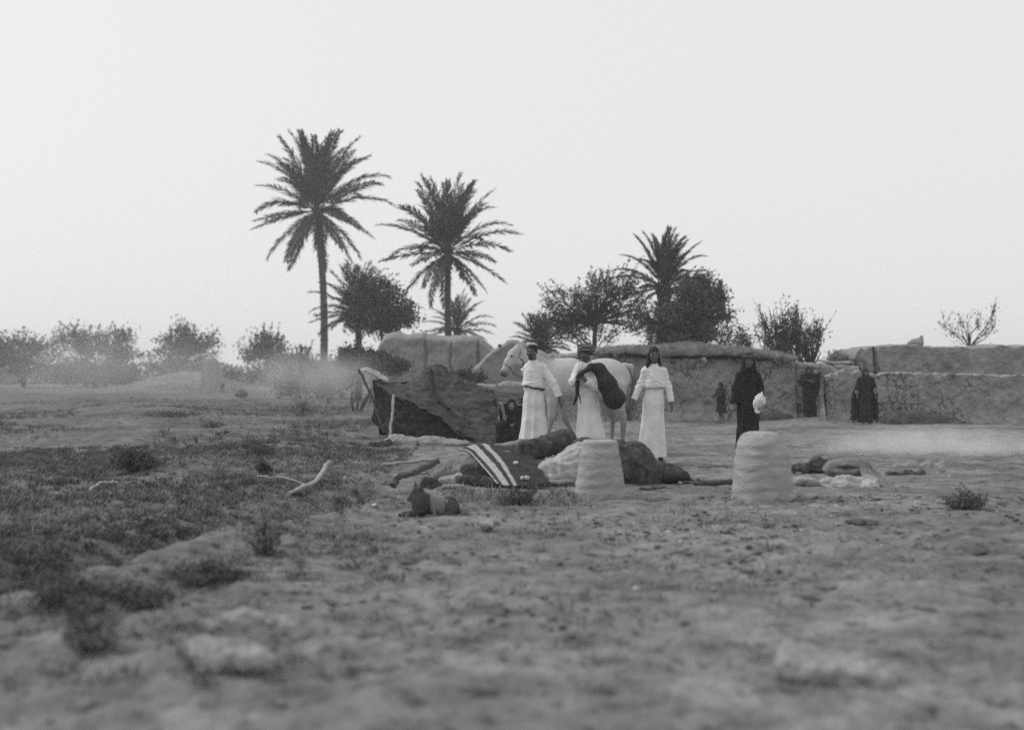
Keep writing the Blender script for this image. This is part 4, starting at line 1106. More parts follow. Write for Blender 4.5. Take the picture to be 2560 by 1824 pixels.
# dark felt roll with its open end towards the rug
roll = empty('felt_roll', G(1375, 15.2), 0, 'thick dark felt roll lying tilted on the heap, its round end over the rug', 'roll')
k = F / 15.2; o0 = roll.location
A_, B_ = P(1324, 1126, 14.35) - o0, P(1415, 1100, 15.0) - o0
s = SDF(np.minimum(A_, B_) - 0.32, np.maximum(A_, B_) + 0.32, 0.013)
s.cone(A_, A_.lerp(B_, 0.95), 0.115, 0.130, 0.02); s.cone(A_.lerp(B_, 0.55) + Vector((0.03, 0, 0.02)), B_ + Vector((0, 0, 0)), 0.11, 0.135, 0.05)
ax_ = (B_ - A_).normalized(); ee = B_ + ax_ * 0.05
s.fn(lambda x, y, z: -((x - ee[0]) * ax_[0] + (y - ee[1]) * ax_[1] + (z - ee[2]) * ax_[2]), s.lo, s.lo + s.res * s.n, 0.03, sub=True)
obj('roll_body', s.mesh('roll_body', bump=0.018, freq=8, seed=4, fold=crease(0.016, 8, 4)), M['cloth_dark'], roll)
s = SDF(np.array(A_) - 0.25, np.array(A_) + 0.25, 0.011)
s.ell(A_ + Vector((-0.03, -0.05, 0)), (0.135, 0.09, 0.14)); s.ell(A_ + Vector((-0.045, -0.13, 0)), (0.095, 0.045, 0.095), k=0.02, sub=True)
obj('roll_end', s.mesh('roll_end', bump=0.012, freq=12), M['cloth_dark'], roll)
blob('grey_bedding', 'long grey folded bedding behind the dark felt roll', 'bedding', 1285, None, 15.9,
     [('c', (-0.20, 0, 0.28), (0.20, 0, 0.33), 0.09, 0.10), ('e', (0, 0, 0.12), (0.42, 0.25, 0.22))], 'cloth_grey', bump=0.015, seed=5, fold=foldv(0.007, 40))
blob('torn_rags', 'torn dark rags bunched at the top of the striped rug', 'rags', 1285, None, 14.6,
     [('e', (0, 0, 0.31), (0.10, 0.08, 0.045)), ('e', (-0.07, 0, 0.33), (0.06, 0.05, 0.03)), ('e', (0.08, -0.02, 0.25), (0.05, 0.05, 0.06)), ('e', (0, 0.1, 0.1), (0.2, 0.15, 0.2))], 'cloth_black', res=0.01, bump=0.02, freq=14)
# pile under the rug
blob('sack_pile', 'low grey sacks heaped under the striped rug', 'sacks', 1215, None, 14.2,
     [('e', (0.05, 0.1, 0.12), (0.46, 0.3, 0.24), 0.1), ('e', (0.42, 0.15, 0.1), (0.3, 0.2, 0.2), 0.1), ('e', (0.2, -0.2, 0.03), (0.3, 0.2, 0.1), 0.1)], 'cloth_grey', bump=0.02, seed=6)
rug = empty('striped_rug', G(1260, 13.8), 0, 'dark woven rug with broad pale stripes, draped down over the sacks', 'rug')
def stripes(t):
    return np.where(t < 0.075, 1, np.where(t < 0.185, 0, np.where(t < 0.35, 1, np.where(t < 0.455, 0, np.where(t < 0.54, 1, 0))))).astype(int)
r0 = [P(1146, 1126, 14.6), P(1185, 1112, 14.7), P(1235, 1108, 14.8), P(1310, 1112, 14.8)]
r1 = [P(1172, 1128, 14.2), P(1203, 1126, 14.2), P(1258, 1130, 14.2), P(1330, 1138, 14.25)]
r2 = [P(1208, 1168, 13.7), P(1240, 1166, 13.6), P(1288, 1168, 13.6), P(1354, 1172, 13.7)]
r3 = [P(1242, 1208, 13.2), P(1272, 1212, 13.1), P(1310, 1211, 13.1), P(1376, 1207, 13.3)]
patch('rug_cloth', [r0, r1, r2, r3], [M['rug_dark'], M['rug_pale']], rug, 121, 60, thick=0.014, wr=0.014, seed=21, matfun=stripes)
for i, (u, v, r, lab) in enumerate([(1289, 1157, 0.032, 'white wool ball high on the dark part of the rug'), (1305, 1194, 0.022, 'smaller white lump low on the rug, left of its pair'), (1318, 1193, 0.026, 'larger white lump low on the rug, right of its pair')]):
    Z = 13.72 if i == 0 else 13.25
    V, Fc = rock_proto(90 + i, 3); V = V * r * np.array([1, 1, 1.3])
    tag(obj('wool_ball', mesh_np('wool_ball', V, Fc), M['stone_pale'], None, P(u, v, Z)), lab, 'wool', 'white lumps on the rug')
# bundles left of the rug
blob('grey_sack', 'rounded grey sack with a raised hump at the left of the striped rug', 'sack', 1145, None, 14.5,
     [('e', (-0.02, 0, 0.11), (0.26, 0.2, 0.15)), ('e', (0.13, 0, 0.17), (0.2, 0.18, 0.14)), ('e', (-0.16, -0.05, 0.05), (0.16, 0.14, 0.1))], 'cloth_grey', bump=0.014, seed=11, fold=foldv(0.006, 50))
blob('saddle_pad', 'curved dark-rimmed saddle pad tucked under the near edge of the rug', 'saddle pad', 1180, None, 13.85,
     [('c', (-0.16, 0, 0.06), (-0.08, 0, 0.155), 0.035, 0.04), ('c', (-0.08, 0, 0.155), (0.18, 0, 0.09), 0.045, 0.04), ('c', (-0.02, -0.05, 0.08), (0.22, -0.05, 0.02), 0.06, 0.05)], 'cloth_dark', res=0.01, bump=0.01, seed=12)
blob('saddle_pad', 'second curved pad, paler, lying behind the dark-rimmed one', 'saddle pad', 1148, None, 14.1,
     [('c', (-0.12, 0, 0.04), (-0.06, 0, 0.13), 0.035, 0.04), ('c', (-0.06, 0, 0.13), (0.2, 0, 0.13), 0.04, 0.035)], 'cloth_grey', res=0.01, bump=0.01, seed=13)
blob('dark_basket', 'dark speckled basket-like bundle lying furthest left in the heap', 'bundle', 1092, None, 13.9,
     [('c', (-0.10, 0, 0.08), (0.10, 0, 0.07), 0.085, 0.08), ('e', (-0.12, 0, 0.09), (0.05, 0.09, 0.10))], 'cloth_dark', res=0.01, bump=0.02, freq=18, seed=14)
blob('pale_sack', 'small pale sack with a dark tied mouth, in front of the grey sacks', 'sack', 1125, None, 13.55,
     [('c', (-0.10, 0, 0.05), (0.07, 0, 0.075), 0.045, 0.065), ('e', (0.09, 0, 0.06), (0.06, 0.07, 0.06))], 'cloth_pale', res=0.01, bump=0.01, seed=15)
blob('grass_bundle', 'bundle of dark stalks lying against the lower edge of the rug', 'bundle', 1200, None, 13.4,
     [('c', (-0.20, 0, 0.06), (0.18, -0.04, 0.03), 0.06, 0.05)], 'cloth_dark', res=0.01, bump=0.02, freq=20, seed=16)
blob('tent_litter', 'pale rag and litter lying at the near left corner of the tent', 'rag', 995, None, 22.0, [('e', (0, 0, 0.06), (0.18, 0.14, 0.12)), ('e', (-0.2, 0, 0.03), (0.12, 0.1, 0.06))], 'cloth_pale', bump=0.02, seed=17)
blob('dark_rag', 'dark crumpled rag left of the pale one by the tent corner', 'rag', 950, None, 21.6, [('c', (-0.16, 0, 0.03), (0.16, 0, 0.05), 0.05, 0.07)], 'cloth_dark', bump=0.02, seed=18)
blob('earth_bank', 'low pale bank of earth along the foot of the tent front', 'bank', 1065, None, 22.5, [('e', (-0.45, 0, -0.02), (0.35, 0.3, 0.13), 0.1), ('e', (0.1, 0, -0.02), (0.4, 0.3, 0.15), 0.1), ('e', (0.55, -0.1, -0.02), (0.3, 0.25, 0.08), 0.1)], 'stone', bump=0.03, freq=6, seed=19)
blob('black_bag', 'black shiny skin bag lying on the ground to the right of the blanket heap', 'bag', 1680, None, 14.2,
     [('c', (-0.17, 0, 0.07), (0.12, 0, 0.06), 0.07, 0.085), ('c', (0.12, 0, 0.07), (0.2, 0, 0.02), 0.05, 0.025)], 'skin_bag', bump=0.015, seed=22)
blob('black_bag', 'second dark bag behind the shiny one, at the feet of the standing youth', 'bag', 1650, None, 15.1,
     [('e', (0, 0, 0.07), (0.22, 0.15, 0.11)), ('e', (0.2, 0, 0.05), (0.12, 0.1, 0.08))], 'cloth_dark', bump=0.015, seed=23)
pole('rope', [G(1708, 14.2, 0.05), G(1760, 14.3, 0.012), G(1832, 14.3, 0.012)], 0.012, 'cloth_dark', label='dark rope trailing right from the shiny black bag', cat='rope')

# poles and sticks lying about
def gp(u, v, dz=0.02):
    return G(u, GV(u, v), dz)
pole('plough_beam', [P(986, 1197, 13.3), P(1040, 1178, 13.35), P(1098, 1153, 13.5)], (0.028, 0.035), 'wood_dark', label='dark wooden plough beam propped slanting on the left of the heap', cat='plough')
pole('plough_head', [P(984, 1212, 13.25), P(990, 1198, 13.3), P(999, 1187, 13.3)], (0.045, 0.02), 'wood_dark', parent=bpy.data.objects['plough_beam'])
pole('long_pole', [gp(955, 1166, .03), gp(1020, 1160, .03), gp(1092, 1155, .04)], 0.022, 'wood_pale', label='long thin pole lying behind the plough beam', cat='pole')
pole('long_pole', [gp(1285, 1222, .05), gp(1360, 1218, .05), gp(1440, 1215, .06)], 0.026, 'wood_pale', label='pale pole lying across the foot of the rug and the pale sack', cat='pole')
pole('short_log', [gp(1108, 1222, .03), gp(1130, 1222, .03), gp(1158, 1222, .03)], 0.024, 'wood_pale', label='short pale log in front of the small pale sack', cat='log')
pole('dark_log', [gp(1735, 1212, .02), gp(1780, 1212, .03), gp(1832, 1210, .03)], 0.032, 'wood_dark', label='dark log touching the left side of the taller oven', cat='log')
pole('dark_log', [gp(1600, 1226, .015), gp(1630, 1224, .02), gp(1664, 1222, .02)], 0.016, 'wood_dark', label='thin dark log to the right of the flatter-topped oven', cat='log')
pole('fallen_branch', [gp(722, 1243, .04), gp(762, 1228, .06), gp(798, 1212, .07), (gp(812, 1200, .14)), (gp(826, 1192, .17))], (0.024, 0.03), 'wood_pale', label='curved thick pale branch lying among the weeds', cat='branch')
pole('thin_stick', [gp(640, 1200, .05), gp(700, 1206, .06), gp(762, 1218, .04)], 0.01, 'wood_pale', label='thin straight stick left of the curved branch', cat='stick')
pole('fallen_branch', [gp(222, 1232, .03), gp(255, 1218, .05), gp(292, 1214, .04)], (0.014, 0.02), 'wood_pale', label='short pale branch in the weeds furthest left', cat='branch')
pole('thin_stick', [gp(2000, 1250, .01), gp(2040, 1256, .012), gp(2075, 1258, .01)], 0.010, 'wood_pale', label='thin pale stick by the right foot of the taller oven', cat='stick')
#pole('thin_stick', [G(1660, 17.0, 0.0), G(1662, 17.0, 0.2), G(1664, 17.0, 0.38)], 0.022, 'cloth_grey', label='upright stub of wood just behind the youth robe hem', cat='stick')

rs = np.random.default_rng(91)
for u_, v_, a, Ls, m_, lab in [
    (1000, 1182, 0.3, 0.40, 'wood_pale', 'pale loose stick just above the left tip of the plough beam'),
    (1030, 1226, -0.2, 0.30, 'wood_dark', 'dark loose stick on the ground below the plough beam, behind the dog'),
    (1108, 1178, 0.1, 0.35, 'wood_dark', 'dark loose stick leaning out of the grey sacks at the left of the heap'),
    (1180, 1228, 0.15, 0.45, 'wood_pale', 'pale loose stick in the grass under the lower left corner of the rug'),
    (1250, 1232, -0.3, 0.22, 'wood_dark', 'short dark loose stick in the weeds at the foot of the rug'),
    (1590, 1196, 0.2, 0.38, 'wood_pale', 'pale loose stick against the folds at the right end of the blanket heap'),
    (1690, 1216, -0.1, 0.30, 'wood_dark', 'dark loose stick on the bare ground midway between the two ovens'),
    (1745, 1172, 0.1, 0.42, 'wood_dark', 'dark loose stick lying farthest back between the two ovens'),
    (1805, 1232, 0.25, 0.20, 'wood_pale', 'short pale loose stick at the left foot of the taller oven')]:
    Zs = GV(u_, v_)
    pts_ = [G(u_, Zs, 0.02), G(u_ + math.cos(a) * Ls * 0.5 * F / Zs, Zs + math.sin(a) * Ls * 0.5, rs.uniform(0.02, 0.06)), G(u_ + math.cos(a) * Ls * F / Zs, Zs + math.sin(a) * Ls, 0.015)]
    pole('loose_stick', pts_, rs.uniform(0.007, 0.012), m_, label=lab, cat='stick', group='loose sticks about the camp goods', sides=5)
# sacks at the right ---------------------------------------------------
s = SDF((-0.45, -0.3, -0.1), (0.45, 0.3, 0.42), 0.011)
s.ell((0, 0, 0.15), (0.30, 0.2, 0.135), k=0.05); s.ell((-0.05, -0.19, 0.17), (0.16, 0.07, 0.018), k=0.03, sub=True)
o = obj('rolled_sack', s.mesh('rolled_sack', bump=0.010, freq=7, seed=3, fold=crease(0.010, 9, 3)), M['cloth_grey'], None, G(2118, 14.4)); tag(o, 'plump rolled grey sack with a folded slit, right of the taller oven', 'sack')
blob('sack_heap', 'pale crumpled sacks lying in front of the rolled grey sack', 'sacks', 2120, None, 13.6,
     [('c', (-0.28, 0, 0.05), (0.0, 0, 0.06), 0.07, 0.08), ('c', (0.02, -0.02, 0.05), (0.28, 0, 0.05), 0.06, 0.065), ('e', (-0.1, -0.12, 0.0), (0.2, 0.1, 0.07)), ('e', (0.22, -0.1, 0.0), (0.12, 0.1, 0.08))], 'cloth_pale', res=0.01, bump=0.022, freq=9, seed=4, fold=foldv(0.008, 50))
blob('small_jug', 'small grey clay jug on its side between the taller oven and the sacks', 'jug', 2000, None, 13.7, [('e', (0, 0, 0.055), (0.07, 0.07, 0.06)), ('c', (0.05, -0.02, 0.06), (0.1, -0.04, 0.07), 0.03, 0.025)], 'clay', res=0.008, bump=0.004, seed=5)
blob('small_jug', 'second smaller jug next to the one on its side, nearer the sacks', 'jug', 2030, None, 13.6, [('e', (0, 0, 0.05), (0.06, 0.06, 0.055)), ('c', (-0.04, -0.02, 0.06), (-0.08, -0.04, 0.08), 0.025, 0.022)], 'clay', res=0.008, bump=0.004, seed=6)
blob('brush_clump', 'dark clump of brush lying behind the jugs, right of the taller oven', 'brush', 2025, None, 15.6, [('c', (-0.2, 0, 0.06), (0.12, 0, 0.07), 0.05, 0.10), ('e', (0.1, 0, 0.12), (0.12, 0.1, 0.10))], 'stone_dark', bump=0.04, freq=14, seed=7)
blob('earth_hump', 'low dark hump of earth at the right, in front of the drifting smoke', 'hump', 2300, None, 16.5, [('c', (-0.3, 0, 0.0), (0.3, 0, 0.0), 0.09, 0.10)], 'stone', bump=0.03, freq=9, seed=8)
blob('dark_clump', 'flat dark clump right of the ropes', 'clump', 2262, None, 15.4, [('c', (-0.22, 0, 0.0), (0.22, 0, 0.0), 0.045, 0.05)], 'stone_dark', bump=0.03, freq=14, seed=9)
for i, (a, b, c, lab) in enumerate([((2150, 1180, 14.5, .26), (2205, 1212, 14.0, .10), (2238, 1240, 13.0, .0), 'longest rope slanting down from the rolled sack'),
                           ((2160, 1185, 14.4, .24), (2180, 1215, 14.1, .10), (2205, 1230, 13.6, .0), 'middle rope slanting down from the rolled sack'),
                           ((2160, 1185, 14.3, .22), (2168, 1210, 14.1, .10), (2180, 1222, 13.8, .0), 'shortest and steepest rope from the rolled sack')]):
    pole('rope', [G(a[0], a[2], a[3]), G(b[0], b[2], b[3]), G(c[0], c[2], 0.012)], (0.013, 0.009), 'cloth_grey', label=lab, cat='rope', group='ropes by the rolled sack', wob=0.003)
patch_r = empty('ragged_cloth', G(2180, 14.2), 0, 'ragged grey cloth hanging from the right end of the rolled sack', 'cloth')
patch('cloth_sheet', [[G(2148, 14.5, .27), G(2165, 14.5, .25), G(2185, 14.5, .18)], [G(2152, 14.1, .14), G(2175, 14.1, .12), G(2205, 14.1, .08)], [G(2160, 13.8, .01), G(2190, 13.7, .01), G(2225, 13.6, .01)]], [M['cloth_grey']], patch_r, 40, 30, wr=0.02, seed=31)

# dog -------------------------------------------------------------------
def vtx_noise_fold(amp, fr, seed=0):
    return lambda V, N: amp * fbm(V[:, 0] * fr, V[:, 1] * fr, V[:, 2] * fr, seed=seed, oct=2)
dogZ = GV(1085, 1288)
dog = empty('dog', G(1080, dogZ), 0, 'dark shaggy dog lying with its head up and ears pricked, facing the ditch', 'dog')
kd = F / dogZ
def D(u, v, y=0.0): return np.array([(u - 1080) / kd, y, (1290 - v) / kd])
s = SDF((-0.36, -0.22, -0.02), (0.30, 0.2, 0.34), 0.0065)
s.cone(D(1060, 1262), D(1120, 1266), 0.085, 0.075, 0.05)
s.ell(D(1052, 1258), (0.085, 0.085, 0.10), 0.04); s.ell(D(1126, 1266), (0.07, 0.085, 0.085), 0.04)
s.ell(D(1128, 1272, -0.07), (0.05, 0.04, 0.06), 0.03)          # thigh
s.cone(D(1128, 1284, -0.09), D(1100, 1288, -0.12), 0.02, 0.017, 0.02)
s.cone(D(1050, 1250), D(1044, 1235), 0.06, 0.05, 0.04)        # neck
s.ell(D(1044, 1232), (0.055, 0.05, 0.05), 0.02)               # skull
s.cone(D(1036, 1240), D(1024, 1250), 0.033, 0.020, 0.02)      # muzzle
s.cone(D(1026, 1247), D(1022, 1249), 0.016, 0.013, 0.01)
for yy in (-0.035, 0.035):
    s.cone(D(1048 + (4 if yy < 0 else -10), 1222, yy), D(1054 + (4 if yy < 0 else -16), 1207, yy * 1.2), 0.020, 0.007, 0.012)
for yy in (-0.06, 0.05):
    s.cone(D(1050, 1262, yy), D(1042, 1284, yy), 0.034, 0.024, 0.02); s.cone(D(1042, 1284, yy), D(1006 + yy * 60, 1286, yy), 0.022, 0.018, 0.015)
s.cone(D(1143, 1272, 0.0), D(1150, 1288, 0.05), 0.022, 0.012, 0.02)
obj('body', s.mesh('body', bump=0.006, freq=26, seed=3), M['dog'], dog)
mb = MB()
mb.tube([Vector(D(1085, 1243, 0.0)) , Vector(D(1086, 1250, -0.075)), Vector(D(1087, 1268, -0.095)), Vector(D(1088, 1284, -0.08))], 0.010, 6)
mb.tube([Vector(D(1118, 1243, 0.0)), Vector(D(1119, 1250, -0.075)), Vector(D(1119, 1268, -0.095)), Vector(D(1120, 1284, -0.08))], 0.008, 6)
o = obj('pale_strap', mb.mesh('pale_strap'), M['cloth_grey'], dog)
s = SDF((-0.1, -0.15, 0.0), (0.2, 0.15, 0.24), 0.008)
s.cone(D(1088, 1262), D(1116, 1266), 0.091, 0.085, 0.03)
obj('back_cloth', s.mesh('back_cloth', bump=0.006, freq=12), M['cloth_grey'], dog)
e = MB()
e.tube([Vector(D(1037, 1231, -0.043)), Vector(D(1036, 1231, -0.052))], 0.007, 6)
obj('eye', e.mesh('eye'), M['hair'], dog)

# ------------------------------------------------------------------ horse
HZ = 20.0
horse = empty('horse', Vector((X(1420, HZ), HZ, float(gh(X(1420, HZ), HZ)))), 0, 'white horse standing side-on behind the two men, its grey muzzle to the left', 'horse')
s = SDF((-1.25, -0.42, -0.01), (1.25, 0.42, 2.0), 0.011)
c_ = s.cone
c_((-0.10, 0, 1.20), (0.45, 0, 1.19), 0.33, 0.34, 0.05, sy=0.86)      # barrel
c_((-0.22, 0, 1.16), (-0.05, 0, 1.20), 0.29, 0.31, 0.08, sy=0.8)      # chest
s.ell((-0.27, 0, 1.08), (0.17, 0.20, 0.22), 0.10)
c_((-0.18, 0, 1.38), (0.05, 0, 1.42), 0.14, 0.13, 0.12, sy=0.7)       # withers
s.ell((0.70, 0, 1.24), (0.34, 0.29, 0.31), 0.10)                       # croup
s.ell((0.60, 0, 1.36), (0.26, 0.22, 0.18), 0.10)
# neck
c_((-0.22, 0, 1.27), (-0.52, 0, 1.50), 0.24, 0.165, 0.12, sy=0.68)
c_((-0.50, 0, 1.50), (-0.78, 0, 1.70), 0.165, 0.115, 0.08, sy=0.7)
# head
c_((-0.80, 0, 1.70), (-0.90, 0, 1.63), 0.105, 0.105, 0.05, sy=0.8)
c_((-0.86, 0, 1.60), (-0.97, 0, 1.50), 0.115, 0.095, 0.04, sy=0.72)
c_((-0.97, 0, 1.50), (-1.06, 0, 1.36), 0.085, 0.060, 0.04, sy=0.8)
s.ell((-0.80, 0, 1.535), (0.105, 0.075, 0.115), 0.03)                  # cheek
c_((-1.045, 0, 1.37), (-1.085, 0, 1.325), 0.062, 0.055, 0.03, sy=0.95) # muzzle
c_((-1.03, 0, 1.31), (-1.05, 0, 1.285), 0.040, 0.030, 0.02)            # lower lip
for sg in (-1, 1):
    s.ell((-0.935, sg * 0.078, 1.615), (0.032, 0.018, 0.026), 0.03)    # brow
    s.ell((-0.935, sg * 0.098, 1.607), (0.020, 0.012, 0.014), 0.008, sub=True)
    s.ell((-1.105, sg * 0.040, 1.335), (0.014, 0.016, 0.020), 0.010, sub=True)
    c_((-0.825, sg * 0.045, 1.775), (-0.815, sg * 0.058, 1.87), 0.030, 0.009, 0.02)  # ears
    c_((-0.845, sg * 0.060, 1.80), (-0.835, sg * 0.07, 1.86), 0.012, 0.005, 0.008, sub=True)
def leg(pts, rs, k=0.04):
    for (a, b, ra, rb) in zip(pts[:-1], pts[1:], rs[:-1], rs[1:]): c_(a, b, ra, rb, k)
def hoofpt(x, y): return [(x, y, 0.10), (x - 0.035, y, 0.045)]
# forelegs
leg([(-0.22, -0.15, 1.05), (-0.26, -0.14, 0.86), (-0.28, -0.13, 0.60)], [0.15, 0.085, 0.056]); leg([(-0.28, -0.13, 0.60), (-0.29, -0.13, 0.50)], [0.058, 0.045], 0.02)
leg([(-0.29, -0.13, 0.50), (-0.36, -0.13, 0.23), (-0.40, -0.13, 0.12)], [0.037, 0.034, 0.037], 0.02); leg([(-0.40, -0.13, 0.10), (-0.42, -0.13, 0.035)], [0.045, 0.055], 0.015)
leg([(-0.18, 0.15, 1.05), (-0.14, 0.14, 0.86), (-0.06, 0.13, 0.62)], [0.15, 0.085, 0.056]); leg([(-0.06, 0.13, 0.60), (-0.02, 0.13, 0.51)], [0.056, 0.042], 0.02)
leg([(-0.02, 0.13, 0.51), (0.10, 0.13, 0.27), (0.13, 0.13, 0.14)], [0.037, 0.034, 0.037], 0.02); leg([(0.13, 0.13, 0.11), (0.12, 0.13, 0.035)], [0.045, 0.052], 0.015)
# hind legs
for (yy, dx) in ((-0.14, 0.04), (0.14, -0.12)):
    leg([(0.76 + dx * .3, yy, 1.12), (0.74 + dx, yy, 0.88), (0.86 + dx, yy, 0.60)], [0.20, 0.14, 0.062]); leg([(0.70 + dx, yy, 1.0), (0.62 + dx, yy * 1.05, 0.92)], [0.14, 0.10])
    leg([(0.86 + dx, yy, 0.60), (0.875 + dx, yy, 0.53), (0.855 + dx, yy, 0.22), (0.82 + dx, yy, 0.13)], [0.058, 0.046, 0.036, 0.040], 0.02); leg([(0.82 + dx, yy, 0.11), (0.79 + dx, yy, 0.035)], [0.046, 0.055], 0.015)
    c_((0.885 + dx, yy, 0.60), (0.91 + dx, yy, 0.62), 0.028, 0.018, 0.03)
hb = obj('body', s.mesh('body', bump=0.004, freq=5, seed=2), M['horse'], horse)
def hairs(name, roots, parent, m, n, rng_, w=0.006):
    mb = MB()
    V, Q = [], []
    for i in range(n):
        pts, spread = roots(rng_)
        pts = [Vector(p) for p in pts]; prev = None
        for j in range(9):
            t = j / 8; p = Bz(pts, t) + Vector(spread) * (0.3 + t)
            a = Vector((w, 0.4 * w, 0)) * (1.1 - 0.7 * t); b = len(V)
            V += [p - a, p + a]
            if j: Q.append((b - 2, b - 1, b + 1, b))
    mb.add([tuple(v) for v in V], Q)
    return obj(name, mb.mesh(name), M[m], parent)
rt = np.random.default_rng(8)
hairs('tail', lambda r: ([(0.93, 0, 1.46), (1.04, 0, 1.46), (1.13, 0, 1.30), (1.12, 0, 1.0), (1.06, 0, 0.75), (1.03 + r.normal() * .02, 0, 0.52 + 0.2 * r.random())], r.normal(size=3) * np.array([0.026, 0.026, 0.01])), horse, 'tail', 300, rt, 0.007)
s = SDF((0.8, -0.12, 1.0), (1.25, 0.12, 1.6), 0.011)
s.cone((0.93, 0, 1.45), (1.05, 0, 1.43), 0.05, 0.045, 0.05); s.cone((1.05, 0, 1.43), (1.11, 0, 1.28), 0.042, 0.03, 0.03); s.cone((1.11, 0, 1.28), (1.11, 0, 1.1), 0.03, 0.015, 0.03)
obj('tail_dock', s.mesh('tail_dock', bump=0.006, freq=20), M['horse'], horse)
def mane_root(r):
    t = r.random(); x = -0.78 + 0.60 * t; z = 1.815 - 0.30 * t + 0.012 * math.sin(t * 23)
    return ([(x, 0.0, z - 0.04), (x, -0.015, z + 0.008), (x + 0.02, -0.055, z - 0.02), (x + 0.03, -0.075, z - 0.055)], r.normal(size=3) * 0.014)
hairs('mane', mane_root, horse, 'horse_mane', 420, rt, 0.004)
hairs('forelock', lambda r: ([(-0.83, 0, 1.80), (-0.87, 0, 1.78), (-0.92, 0, 1.70)], r.normal(size=3) * 0.01), horse, 'horse_mane', 40, rt, 0.004)
for sg in (-1, 1):
    e = MB(); V, Fc = rock_proto(2, 2); V = V / np.abs(V).max(0) * np.array([0.021, 0.010, 0.017])
    o = obj('eye', mesh_np('eye', V, Fc), M['hair'], horse); o.location = (-0.935, sg * 0.090, 1.608)
for i, (x, y) in enumerate([(-0.425, -0.13), (0.115, 0.13), (0.83, -0.14), (0.67, 0.14)]):
    s = SDF((-0.1, -0.1, -0.02), (0.1, 0.1, 0.12), 0.008); s.cone((0, 0, 0.0), (0.02, 0, 0.075), 0.060, 0.046, 0.01); s.above(0.0)
    o = obj('hoof', s.mesh('hoof'), M['cloth_grey'], horse); o.location = (x, y, 0)
mb = MB()
def ring(c, n, r1, r2, rr, N=20):
    n = Vector(n).normalized(); a = n.cross(Vector((0, 1, 0))).normalized(); b = n.cross(a)
    mb.tube([Vector(c) + a * math.cos(6.2832 * i / N) * r1 + b * math.sin(6.2832 * i / N) * r2 for i in range(N + 1)], rr, 5, cap=False)
ring((-1.005, 0, 1.445), (-0.55, 0, -0.85), 0.078, 0.068, 0.008)
ring((-0.80, 0, 1.66), (-0.75, 0, 0.2), 0.155, 0.095, 0.008)
obj('halter', mb.mesh('halter'), M['cloth_grey'], horse)
mb = MB(); mb.tube([Bz([Vector((-0.98, -0.06, 1.42)), Vector((-0.85, -0.10, 1.28)), Vector((-0.66, -0.16, 1.27)), Vector((-0.56, -0.24, 1.40))], t / 14) for t in range(15)], 0.007, 5)
obj('lead_rope', mb.mesh('lead_rope'), M['cloth_dark'], horse)
# ------------------------------------------------------------------ people
def rotz(p, a, c=(0, 0)):
    x, y = p[0] - c[0], p[1] - c[1]; ca, sa = math.cos(a), math.sin(a)
    return np.array([c[0] + x * ca - y * sa, c[1] + x * sa + y * ca, p[2]])

def head_sdf(s, c, yaw, h=1.0, tilt=0.0):
    """Head centred on c facing -y turned by yaw; h scales it."""
    Rz = np.array([[math.cos(yaw), -math.sin(yaw), 0], [math.sin(yaw), math.cos(yaw), 0], [0, 0, 1]])
    Rx = np.array([[1, 0, 0], [0, math.cos(tilt), -math.sin(tilt)], [0, math.sin(tilt), math.cos(tilt)]])
    Mx = Rz @ Rx
    T = lambda p: np.array(c) + Mx @ (np.array(p) * h)
    s.ell(T((0, 0.012, 0.03)), np.array((0.074, 0.095, 0.088)) * h, 0.02 * h, M=Mx)     # skull
    s.ell(T((0, -0.028, -0.035)), np.array((0.060, 0.064, 0.080)) * h, 0.03 * h, M=Mx)  # face
    s.ell(T((0, -0.062, -0.098)), np.array((0.026, 0.020, 0.018)) * h, 0.025 * h)       # chin
    for g in (-1, 1):
        s.ell(T((g * 0.045, -0.062, -0.030)), np.array((0.020, 0.018, 0.018)) * h, 0.02 * h)  # cheekbone
        s.ell(T((g * 0.029, -0.100, 0.006)), np.array((0.019, 0.020, 0.013)) * h, 0.012 * h, sub=True)  # eye socket
        s.ell(T((g * 0.029, -0.078, 0.004)), np.array((0.012, 0.011, 0.009)) * h, 0.004 * h)             # eyeball
        s.ell(T((g * 0.077, 0.008, -0.005)), np.array((0.009, 0.018, 0.030)) * h, 0.008 * h)             # ear
    s.cone(T((-0.038, -0.083, 0.022)), T((0.038, -0.083, 0.022)), 0.010 * h, 0.010 * h, 0.015 * h)       # brow
    s.cone(T((0, -0.090, 0.008)), T((0, -0.112, -0.036)), 0.009 * h, 0.014 * h, 0.012 * h)               # nose
    for g in (-1, 1): s.ell(T((g * 0.012, -0.102, -0.038)), np.array((0.008, 0.010, 0.008)) * h, 0.006 * h)
    s.cone(T((-0.019, -0.086, -0.062)), T((0.019, -0.086, -0.062)), 0.008 * h, 0.008 * h, 0.008 * h)     # upper lip
    s.cone(T((-0.016, -0.084, -0.075)), T((0.016, -0.084, -0.075)), 0.008 * h, 0.008 * h, 0.008 * h)     # lower lip
    s.cone(T((-0.018, -0.098, -0.068)), T((0.018, -0.098, -0.068)), 0.0035 * h, 0.0035 * h, 0.003 * h, sub=True)
    return T, Mx

